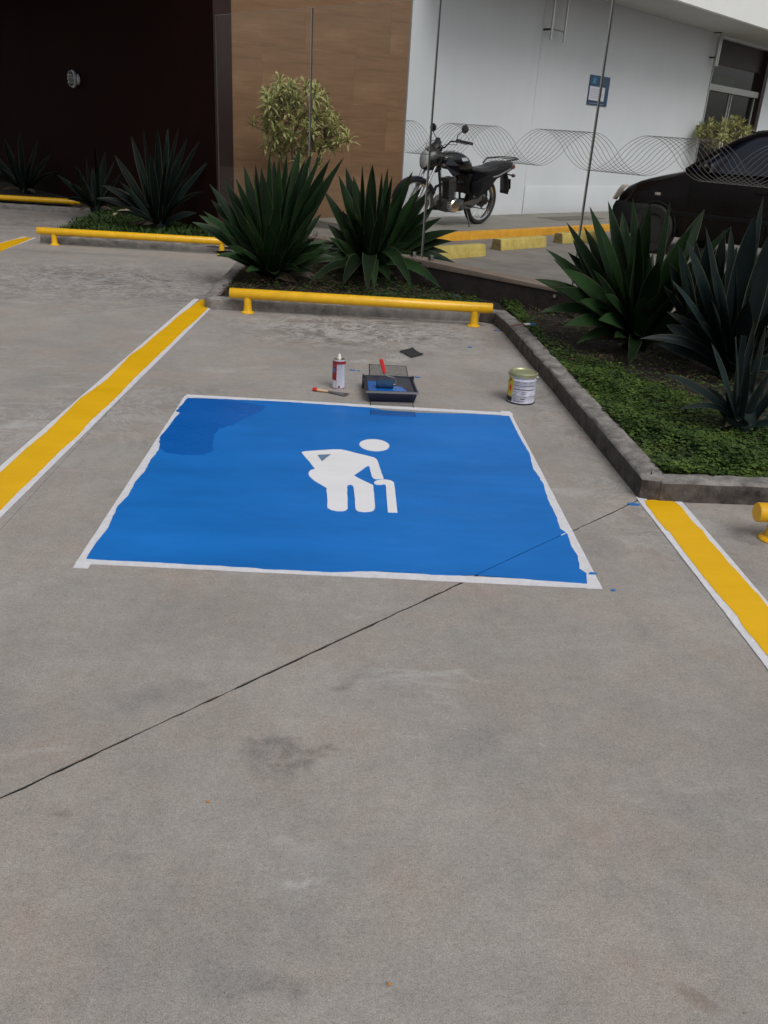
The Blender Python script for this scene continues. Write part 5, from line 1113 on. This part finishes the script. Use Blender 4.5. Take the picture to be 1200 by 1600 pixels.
# ------------------------------------------------------------------ motorcycle
rw = W(744, 350, ZP)
mo = empty('motorcycle', rw, math.atan2(-w_.y, -w_.x), 'black street motorcycle on its side stand against the white wall', 'motorcycle', None, 1.09)
mo.rotation_euler = (R_(-5.0), 0, math.atan2(-w_.y, -w_.x)-0.02)
def part(m_, name, mt, parent=mo, **k): k.setdefault('smooth', True); return m_.build(name, mt, parent, **k)
def wheel(cx, R, wt, disc):
    wh = bpy.data.objects.new('wheel', None); COL.objects.link(wh); wh.parent = mo; wh.location = (cx, 0, R); wh.empty_display_size = .05
    ri = R-.062
    pr = [(ri, -wt*.36), (ri+.02, -wt*.5), (R-.025, -wt*.5), (R-.008, -wt*.36), (R, -wt*.12), (R, wt*.12), (R-.008, wt*.36), (R-.025, wt*.5), (ri+.02, wt*.5), (ri, wt*.36)]
    part(MB().lathe(pr, (0, 0, 0), 'Y', 44), 'tyre', M['rubber'], wh)
    part(MB().lathe([(ri+.003, -wt*.38), (ri+.008, -wt*.40), (ri-.012, -wt*.30), (ri-.018, 0), (ri-.012, wt*.30), (ri+.008, wt*.40), (ri+.003, wt*.38)], (0, 0, 0), 'Y', 44), 'rim', M['chrome'], wh)
    part(MB().lathe([(0, -.07), (.022, -.07), (.03, -.045), (.055, -.04), (.055, .04), (.03, .045), (.022, .07), (0, .07)] if not disc else [(0, -.07), (.022, -.07), (.03, -.05), (.06, -.045), (.07, .0), (.075, .045), (.03, .05), (.022, .07), (0, .07)], (0, 0, 0), 'Y', 24), 'hub', M['darkalloy'], wh)
    sp = MB()
    for k in range(36):
        a = 2*PI*k/36; s = 1 if k % 2 else -1; a2 = a+(.38 if (k//2) % 2 else -.38)
        sp.tube([(math.cos(a2)*.05, s*.036, math.sin(a2)*.05), (math.cos(a)*(ri-.012), s*.006, math.sin(a)*(ri-.012))], .0018, 4)
    q = part(sp, 'spokes', M['steel'], wh); q['kind'] = 'stuff'
    return wh
wheel(0, .305, .095, True); wheel(1.30, .300, .080, True)
# steering / fork (slightly turned left)
ux = Vector((-.44, 0, .898))
for sy in (-.088, .088):
    a = Vector((1.30, sy, .30)); part(MB().tube([a-ux*.02, a+ux*.02, a+ux*.30, a+ux*.33], [.020, .026, .025, .022], 14), 'fork_slider', M['alloy'])
    part(MB().cyl(a+ux*.32, a+ux*.74, .0165, .0165, 12), 'fork_tube', M['chrome'])
part(MB().box((.985, 0, .93), (.05, .24, .03)), 'fork_clamp', M['black'], bevel=.006, smooth=False)
fd = MB(); secs = []
for k in range(15):
    a = R_(8+k*10.5); r = .335; c_, s_ = math.cos(a), math.sin(a)
    secs.append([(1.30+(r-dz)*c_, y, .30+(r-dz)*s_) for y, dz in ((-.062, .045), (-.058, .012), (-.03, -.004), (0, -.008), (.03, -.004), (.058, .012), (.062, .045))])
fd.loft(secs, closed=False, cap=False); o = part(fd, 'front_mudguard', M['nblue'], fix=False); o.modifiers.new('s', 'SOLIDIFY').thickness = .004
# headlamp cowl
cw = MB(); secs = []
for x, ry, rz_, cz in ((.98, .10, .13, .86), (1.03, .125, .15, .865), (1.09, .13, .155, .86), (1.15, .115, .14, .85), (1.185, .098, .118, .845)):
    secs.append([(x+.02*math.sin(t*PI/10)*-1, ry*math.cos(t*PI/10), cz+rz_*math.sin(t*PI/10)) for t in range(20)])
cw.loft(secs); part(cw, 'headlamp_cowl', M['bpaint'])
part(MB().ball((1.185, 0, .84), (.035, .095, .115), nu=20, nv=12), 'headlamp_lens', M['lens'])
vs_ = MB(); vs_.loft([[(1.12, y, .985-abs(y)*.25) for y in (-.10, -.05, 0, .05, .10)], [(1.06, y, 1.06-abs(y)*.5) for y in (-.09, -.045, 0, .045, .09)], [(.985, y, 1.12-abs(y)*1.0) for y in (-.06, -.03, 0, .03, .06)]], closed=False, cap=False)
o = part(vs_, 'visor', M['black'], fix=False); o.modifiers.new('s', 'SOLIDIFY').thickness = .004
part(MB().ball((.99, 0, 1.00), (.05, .09, .045)), 'instrument_pod', M['black'])
part(MB().tube([(.74, -.36, 1.07), (.80, -.24, 1.09), (.90, -.13, 1.08), (.93, -.06, 1.0), (.93, .06, 1.0), (.90, .13, 1.08), (.80, .24, 1.09), (.74, .36, 1.07)], .011, 10), 'handlebar', M['black'])
for s in (-1, 1):
    part(MB().tube([(.82, s*.22, 1.088), (.79, s*.27, 1.084), (.74, s*.365, 1.068)], [.019, .017, .018], 12), 'grip', M['rubber'])
    part(MB().box((.84, s*.205, 1.09), (.045, .05, .05)), 'switch_gear', M['black'], bevel=.01, smooth=False)
    part(MB().tube([(.86, s*.20, 1.085), (.87, s*.27, 1.07), (.83, s*.37, 1.055)], [.007, .006, .007], 8), 'brake_lever', M['alloy'])
    part(MB().tube([(.86, s*.20, 1.10), (.885, s*.235, 1.16), (.87, s*.28, 1.20), (.85, s*.30, 1.215)], .0055, 8), 'mirror_arm', M['black'])
    part(MB().ball((.845, s*.315, 1.235), (.020, .062, .052), nu=16, nv=10), 'mirror', M['black'])
    part(MB().ball((.826, s*.315, 1.235), (.005, .052, .043), nu=16, nv=8), 'mirror_glass', M['lens'])
    part(MB().tube([(1.05, s*.09, .80), (1.05, s*.16, .80)], .009, 8), 'indicator_stalk', M['black'])
    part(MB().ball((1.05, s*.185, .80), (.03, .03, .024)), 'indicator', M['amber'])
    part(MB().tube([(-.40, s*.06, .70), (-.43, s*.13, .69)], .009, 8), 'indicator_stalk', M['black'])
    part(MB().ball((-.435, s*.155, .69), (.03, .03, .024)), 'indicator', M['amber'])
# tank
tk = MB(); secs = []
for x, ry, zt2, zb2 in ((.36, .085, .80, .70), (.42, .115, .865, .69), (.50, .140, .92, .70), (.60, .155, .955, .71), (.72, .155, .965, .72), (.82, .135, .955, .735), (.90, .10, .93, .75), (.95, .06, .90, .78)):
    cz, rz2 = (zt2+zb2)/2, (zt2-zb2)/2; secs.append([(x, ry*math.copysign(abs(math.cos(t*PI/12))**.75, math.cos(t*PI/12)), cz+rz2*math.copysign(abs(math.sin(t*PI/12))**.8, math.sin(t*PI/12))) for t in range(24)])
tk.loft(secs); part(tk, 'fuel_tank', M['bpaint'], angle=80)
part(MB().lathe([(0, .0), (.035, .0), (.032, .012), (0, .016)], (.66, 0, .958), 'Z', 20), 'filler_cap', M['chrome'])
part(MB().add([(.70, .158, .90), (.60, .160, .905), (.56, .158, .87), (.66, .159, .855)], [(0, 1, 2, 3)]), 'painted_tank_reflection', M['lwhite'], smooth=False)  # pale quad painted as a white reflection on the tank side
part(MB().add([(.885, .112, .90), (.95, .12, .80), (.80, .165, .66), (.70, .168, .70), (.72, .166, .80)], [(0, 1, 2, 3, 4)]), 'tank_shroud', M['bpaint'], smooth=False, fix=False).modifiers.new('s', 'SOLIDIFY').thickness = .012
part(MB().add([(.885, -.112, .90), (.95, -.12, .80), (.80, -.165, .66), (.70, -.168, .70), (.72, -.166, .80)], [(4, 3, 2, 1, 0)]), 'tank_shroud', M['bpaint'], smooth=False, fix=False).modifiers.new('s', 'SOLIDIFY').thickness = .012
# seat
se = MB(); secs = []
for x, ry, zt2, th in ((.42, .07, .80, .06), (.34, .105, .785, .08), (.22, .13, .77, .085), (.08, .14, .775, .085), (-.06, .14, .80, .085), (-.14, .135, .835, .09), (-.30, .12, .855, .08), (-.44, .10, .865, .06), (-.50, .07, .862, .04)):
    secs.append([(x, ry*math.copysign(abs(math.cos(t*PI/8))**.6, math.cos(t*PI/8)), zt2-th/2+th/2*math.copysign(abs(math.sin(t*PI/8))**.7, math.sin(t*PI/8))) for t in range(16)])
se.loft(secs); part(se, 'seat', M['vinyl'], angle=80)
tc_ = MB(); secs = []
for x, ry, zt2, zb2 in ((.26, .115, .70, .55), (.10, .13, .71, .55), (-.05, .125, .745, .60), (-.20, .12, .775, .66), (-.38, .10, .80, .72), (-.56, .06, .83, .78)):
    secs.append([(x, ry, zb2), (x, ry*.98, zt2), (x, -ry*.98, zt2), (x, -ry, zb2)])
tc_.loft(secs); part(tc_, 'tail_cover', M['bpaint'], bevel=.008, smooth=False)
part(MB().tube([(-.12, .15, .81), (-.20, .155, .875), (-.46, .125, .90), (-.60, .06, .905), (-.62, 0, .905), (-.60, -.06, .905), (-.46, -.125, .90), (-.20, -.155, .875), (-.12, -.15, .81)], .012, 10), 'grab_rail', M['black'])
part(MB().box((-.45, 0, .902), (.22, .13, .014)), 'luggage_plate', M['steel'], bevel=.005, smooth=False)
part(MB().ball((-.555, 0, .79), (.05, .07, .035)), 'tail_lamp', M['red'])
rf = MB(); rf.loft([[(-.40, y, .72-abs(y)*.05) for y in (-.07, 0, .07)], [(-.46, y, .62) for y in (-.075, 0, .075)], [(-.50, y, .48) for y in (-.08, 0, .08)], [(-.50, y, .42) for y in (-.07, 0, .07)]], closed=False, cap=False)
part(rf, 'rear_mudguard', M['black'], fix=False).modifiers.new('s', 'SOLIDIFY').thickness = .008
part(MB().box((-.515, 0, .56), (.006, .15, .14), rot=Matrix.Rotation(.22, 3, 'Y')), 'number_plate', M['cartrim'], bevel=.002, smooth=False)
# side panel, airbox, frame
part(MB().add([(.38, .135, .72), (.10, .145, .70), (-.08, .14, .64), (.06, .15, .50), (.24, .15, .40), (.36, .145, .42), (.42, .14, .58)], [(0, 1, 2, 3, 4, 5, 6)]), 'side_panel', M['bpaint'], fix=False, smooth=False).modifiers.new('s', 'SOLIDIFY').thickness = .02
part(MB().add([(.38, -.135, .72), (.10, -.145, .70), (-.08, -.14, .64), (.06, -.15, .50), (.24, -.15, .40), (.36, -.145, .42), (.42, -.14, .58)], [(6, 5, 4, 3, 2, 1, 0)]), 'side_panel', M['bpaint'], fix=False, smooth=False).modifiers.new('s', 'SOLIDIFY').thickness = .02
part(MB().box((.28, 0, .56), (.26, .22, .26)), 'airbox', M['black'], bevel=.02, smooth=False)
part(MB().tube([(.96, 0, .86), (.86, 0, .55), (.80, 0, .30), (.70, 0, .20)], .017, 10), 'down_tube', M['black'])
part(MB().tube([(.92, 0, .80), (.60, 0, .70), (.36, 0, .66)], .020, 10), 'top_tube', M['black'])
for s in (-1, 1):
    part(MB().tube([(.36, s*.10, .66), (.05, s*.12, .64), (-.15, s*.125, .68), (-.42, s*.10, .77)], .011, 8), 'seat_rail', M['alloy'])
    part(MB().tube([(.30, s*.10, .28), (.34, s*.10, .45), (.36, s*.10, .66)], .015, 8), 'frame_tube', M['black'])
    part(MB().tube([(.34, s*.085, .33), (.10, s*.095, .32), (-.02, s*.095, .305)], [.02, .017, .015], 10), 'swing_arm', M['black'])
    part(MB().tube([(.02, s*.125, .34), (.045, s*.12, .42)], .018, 12), 'shock_lower', M['black'])
    part(MB().tube([(.045, s*.12, .42), (.075, s*.115, .52), (.11, s*.11, .63)], .027, 14), 'shock_spring', M['black'])
    part(MB().tube([(.16, s*.16, .40), (.10, s*.17, .395)], .012, 8), 'footpeg', M['rubber'])
    part(MB().tube([(.44, s*.12, .29), (.44, s*.24, .29)], .014, 8), 'footpeg', M['rubber'])
# silver footrest bracket plate
part(MB().add([(.46, .125, .33), (.44, .125, .25), (.34, .128, .235), (.24, .13, .29), (.08, .135, .385), (.02, .135, .44), (.06, .135, .45), (.22, .13, .37), (.34, .128, .36)], [(0, 1, 2, 3, 4, 5, 6, 7, 8)]), 'footrest_bracket', M['chrome'], fix=False, smooth=False).modifiers.new('s', 'SOLIDIFY').thickness = .012
part(MB().add([(.34, .105, .375), (.0, .11, .36), (-.10, .11, .33), (-.10, .11, .30), (.02, .11, .325), (.34, .105, .33)], [(0, 1, 2, 3, 4, 5)]), 'chain_guard', M['black'], fix=False, smooth=False).modifiers.new('s', 'SOLIDIFY').thickness = .02
part(MB().ring((0, .085, .305), .082, .006, 'Y', 28, 6), 'sprocket', M['black'])
part(MB().tube([(0, .085, .385), (.35, .085, .35)], .007, 6), 'chain', M['black'])
part(MB().tube([(0, .085, .225), (.35, .085, .27)], .007, 6), 'chain', M['black'])
# engine
part(MB().box((.60, 0, .27), (.34, .20, .15), rot=Matrix.Rotation(.06, 3, 'Y')), 'crankcase', M['darkalloy'], bevel=.03, smooth=False)
part(MB().lathe([(0, .06), (.075, .055), (.09, .04), (.092, 0), (.092, -.02)][::-1], (.68, .11, .285), 'Y', 28), 'engine_cover', M['chrome'])
part(MB().lathe([(0, .03), (.05, .028), (.06, .01), (.06, -.02)][::-1], (.50, .11, .275), 'Y', 24), 'sprocket_cover', M['darkalloy'])
part(MB().lathe([(0, .06), (.085, .055), (.10, .03), (.10, -.02)], (.64, -.17, .28), 'Y', 28), 'clutch_cover', M['alloy'])
cy = MB(); cax = Vector((.18, 0, .98)).normalized()
for k in range(9):
    c = Vector((.66, 0, .37))+cax*(.024*k); cy.box(c, (.145, .15, .009), rot=Matrix.Rotation(.18, 3, 'Y'))
cy.box(Vector((.66, 0, .37))+cax*.10, (.11, .115, .22), rot=Matrix.Rotation(.18, 3, 'Y'))
part(cy, 'cylinder', M['darkalloy'], bevel=.002, smooth=False)
part(MB().box(Vector((.66, 0, .37))+cax*.235, (.14, .15, .06), rot=Matrix.Rotation(.18, 3, 'Y')), 'cylinder_head', M['darkalloy'], bevel=.015, smooth=False)
part(MB().tube([(.55, 0, .56), (.48, 0, .57), (.42, 0, .56)], [.028, .03, .028], 12), 'carburettor', M['black'])
part(MB().tube([(.76, -.02, .55), (.86, -.06, .50), (.88, -.09, .36), (.80, -.12, .20), (.55, -.14, .19), (.30, -.15, .22)], .019, 12), 'exhaust_pipe', M['black'])
part(MB().tube([(.30, -.15, .22), (.25, -.155, .23), (-.25, -.17, .34), (-.28, -.17, .345)], [.02, .042, .046, .030], 16), 'silencer', M['black'])
part(MB().tube([(.42, .12, .24), (.43, .20, .12), (.44, .27, -.012)], [.013, .011, .010], 8), 'side_stand', M['black'])
part(MB().box((.445, .275, -.008), (.06, .05, .008)), 'stand_foot', M['black'], bevel=.003, smooth=False)
part(MB().tube([(.70, .12, .22), (.66, .16, .20), (.60, .19, .20)], .007, 8), 'gear_lever', M['alloy'])
for s, p in ((1, [(1.0, .03, .98), (1.05, .12, .90), (.98, .10, .70), (.90, .05, .60)]), (-1, [(.86, -.20, 1.06), (1.06, -.14, 1.02), (1.10, -.10, .80), (1.22, -.09, .50)]), (1, [(.86, .20, 1.06), (1.04, .14, 1.05), (1.05, .06, .92)])):
    part(MB().tube(p, .004, 6), 'cable', M['black'])
# lower the upper works a little and turn the steering to the right
STEER = {'fork_slider', 'fork_tube', 'fork_clamp', 'front_mudguard', 'handlebar', 'grip', 'switch_gear', 'brake_lever', 'mirror_arm', 'mirror', 'mirror_glass', 'instrument_pod', 'headlamp_cowl', 'headlamp_lens', 'visor'}
Sz = Matrix.Diagonal((1, 1, .95, 1)); pv = Vector((1.0, 0, .90))
Rs = Matrix.Translation(pv) @ Matrix.Rotation(R_(-10), 4, Vector((-.44, 0, .898))) @ Matrix.Translation(-pv)
for o in list(mo.children):
    kn2 = o.name.split('.')[0]
    if kn2 == 'wheel':
        if o.location.x > 1: o.matrix_local = Rs @ Matrix.Translation(o.location)
        continue
    o.matrix_local = Rs @ Sz if kn2 in STEER else Sz
# ------------------------------------------------------------------ car
cn = W(960, 319, .82)
car = empty('parked_car', (cn.x, cn.y, ZS), 0, 'black hatchback parked behind the glass screen, nose to the wheel stops', 'car')
car.rotation_euler = (0, 0, math.atan2(g_.y, g_.x)); car.scale = (1.0, 1.0, 1.055)
# local frame: +x forward, +y left (towards the camera side); origin at the near-side front corner
CWd = 1.62; yc = -CWd/2+.10
car.location = (cn.x+g_.x*.06, cn.y+g_.y*.06, ZS)
def cpart(m_, name, mt, parent=car, **k): k.setdefault('smooth', True); return m_.build(name, mt, parent, **k)
def hw_(x):                                                   # half width along the length
    t_ = -x
    return .5*CWd*(1-.30*max(0, (.38-t_)/.38)**2.2)*(1-.16*max(0, (t_-3.4)/.6)**2)
def top_(x):
    t_ = -x; pts = [(0, .58), (.06, .66), (.20, .76), (.45, .86), (.85, .945), (1.02, .99), (4.1, 1.0)]
    for (a, b), (c, d) in zip(pts[:-1], pts[1:]):
        if t_ <= c: return b+(d-b)*(t_-a)/(c-a)
    return 1.0
xs_ = [0.02, -.03, -.10, -.22, -.40, -.62, -.85, -1.02, -1.3, -1.7, -2.2, -2.7, -3.2, -3.6, -3.85, -3.95]
secs = []
for i, x in enumerate(xs_):
    h = hw_(x); zt2 = top_(x)-(.0 if x > -3.6 else .05); zb2 = .22 if -.3 > x > -3.7 else .30
    crown = .03
    sec = [(x, yc+h*.90, zb2), (x, yc+h*.985, zb2+.10), (x, yc+h, .50), (x, yc+h*.995, .62*zt2/.9 if zt2 < .8 else .68), (x, yc+h*.955, zt2-.055), (x, yc+h*.88, zt2-.015), (x, yc+h*.6, zt2+crown*.6), (x, yc, zt2+crown), (x, yc-h*.6, zt2+crown*.6), (x, yc-h*.88, zt2-.015), (x, yc-h*.955, zt2-.055), (x, yc-h*.995, .62*zt2/.9 if zt2 < .8 else .68), (x, yc-h, .50), (x, yc-h*.985, zb2+.10), (x, yc-h*.90, zb2)]
    secs.append(sec)
bm_ = MB(); bm_.loft(secs); cpart(bm_, 'body', M['carp'], angle=55)
# front bumper
secs = []
for (o_, z) in ((-.01, .20), (.05, .24), (.075, .36), (.075, .50), (.045, .565), (0.0, .575)):
    row = []
    for k in range(13):
        a = -1+2*k/12; x = .03-.16*abs(a)**3.0-.02*abs(a); row.append((x+o_*.8, yc+a*(hw_(-.25)+o_*.3)*.985, z))
    row.append((-.62, yc+1.0*(hw_(-.6)+.008+o_*.12), z)); row.insert(0, (-.62, yc-1.0*(hw_(-.6)+.008+o_*.12), z))
    secs.append(row)
b_ = MB(); b_.loft(secs, closed=False, cap=False); cpart(b_, 'front_bumper', M['cartrim'], fix=True).modifiers.new('s', 'SOLIDIFY').thickness = .01
# greenhouse
def gsec(x, zr, hwd, zb2=.98): return [(x, yc+hwd*1.0, zb2), (x, yc+hwd*.86, zr-.05), (x, yc+hwd*.74, zr), (x, yc, zr+.02), (x, yc-hwd*.74, zr), (x, yc-hwd*.86, zr-.05), (x, yc-hwd, zb2)]
gh = MB(); H0 = .5*CWd*.95
gsx = [(-.98, .99, H0*.90), (-1.25, 1.17, H0), (-1.55, 1.355, H0), (-1.75, 1.43, H0), (-2.2, 1.475, H0), (-2.9, 1.465, H0), (-3.4, 1.41, H0*.98), (-3.75, 1.18, H0*.95), (-3.9, 1.0, H0*.92)]
gh.loft([gsec(x, z, h) for x, z, h in gsx]); cpart(gh, 'cabin_glass', M['carglass'], angle=50)
rfm = MB(); rfm.loft([[(x, yc+a*H0*.76, z+.024-.020*abs(a)**3) for a in (-1, -.6, 0, .6, 1)] for x, z in ((-1.68, 1.425), (-1.8, 1.45), (-2.2, 1.477), (-2.9, 1.468), (-3.4, 1.41))], closed=False, cap=False)
cpart(rfm, 'roof', M['carp'], fix=True).modifiers.new('s', 'SOLIDIFY').thickness = .012
for s in (-1, 1):
    for name, pts in (('front_pillar', [(-1.0, H0*.93, .985), (-1.27, H0*.90, 1.165), (-1.58, H0*.87, 1.335), (-1.78, H0*.84, 1.405)]), ('roof_rail', [(-1.78, H0*.84, 1.41), (-2.2, H0*.83, 1.455), (-2.9, H0*.83, 1.445), (-3.4, H0*.82, 1.39)]), ('centre_pillar', [(-2.25, H0*1.0, .98), (-2.25, H0*.88, 1.42)]), ('rear_pillar', [(-3.55, H0*.98, .98), (-3.35, H0*.86, 1.38)])):
        cpart(MB().tube([(x, yc+s*y, z) for x, y, z in pts], .028, 8), name, M['carp'])
    # headlight
    hl = MB(); hl.loft([[(.045, yc+s*.50, .575), (.05, yc+s*.60, .585), (-.035, yc+s*.715, .60), (-.15, yc+s*.79, .625)], [(.02, yc+s*.50, .67), (.0, yc+s*.60, .69), (-.09, yc+s*.72, .715), (-.20, yc+s*.792, .725)], [(-.04, yc+s*.52, .725), (-.08, yc+s*.62, .745), (-.14, yc+s*.725, .765), (-.26, yc+s*.785, .775)]], closed=False, cap=False)
    cpart(hl, 'headlight', M['headl'], fix=True).modifiers.new('s', 'SOLIDIFY').thickness = .02
    cpart(MB().ball((-1.32, yc+s*(H0+.11), 1.03), (.06, .10, .065)), 'door_mirror', M['carp'])
    cpart(MB().box((-.72, yc+s*(hw_(-.7)+.002), .70), (.075, .012, .032)), 'side_indicator', M['headl'], bevel=.004, smooth=False)
    dr = cpart(MB().box((-1.66, yc+s*(hw_(-1.6)+.001), .60), (1.05, .010, .58)), 'door', M['carp'], bevel=.004, smooth=False)
    dr2 = cpart(MB().box((-2.72, yc+s*(hw_(-2.6)+.001), .60), (1.00, .010, .58)), 'door', M['carp'], bevel=.004, smooth=False)
    for d_, x in ((dr, -2.05), (dr2, -3.05)): MB().tube([(x-.08, yc+s*(hw_(-2.0)+.03), .80), (x+.08, yc+s*(hw_(-2.0)+.03), .80)], .014, 8).build('door_handle', M['carp'], d_, smooth=True)
    cpart(MB().box((-1.95, yc+s*(hw_(-1.9)+.006), .50), (2.6, .014, .05)), 'side_moulding', M['cartrim'], bevel=.004, smooth=False)
    for x in (-.72, -3.15):
        whl = bpy.data.objects.new('wheel', None); COL.objects.link(whl); whl.parent = car; whl.location = (x, yc+s*(CWd/2-.06), .29)
        cpart(MB().lathe([(.19, -.09), (.27, -.095), (.29, -.06), (.29, .06), (.27, .095), (.19, .09)], (0, 0, 0), 'Y', 32), 'tyre', M['rubber'], whl)
        cpart(MB().lathe([(0, s*.070), (.06, s*.075), (.17, s*.055), (.195, s*.09)], (0, 0, 0), 'Y', 32), 'rim', M['crim'], whl)
        arch = MB(); arch.loft([[(x+math.cos(R_(a))*r, yc+s*(hw_(x)+.004), .29+math.sin(R_(a))*r) for r in (.300, .335)] for a in range(-12, 193, 12)], closed=False, cap=False)
        cpart(arch, 'wheel_arch', M['cartrim'], fix=True).modifiers.new('s', 'SOLIDIFY').thickness = .02
cpart(MB().box((.06, yc, .64), (.02, .80, .07)), 'grille', M['black'], bevel=.006, smooth=False)
cpart(MB().box((.118, yc, .42), (.008, .40, .13)), 'number_plate', M['cartrim'], bevel=.002, smooth=False)
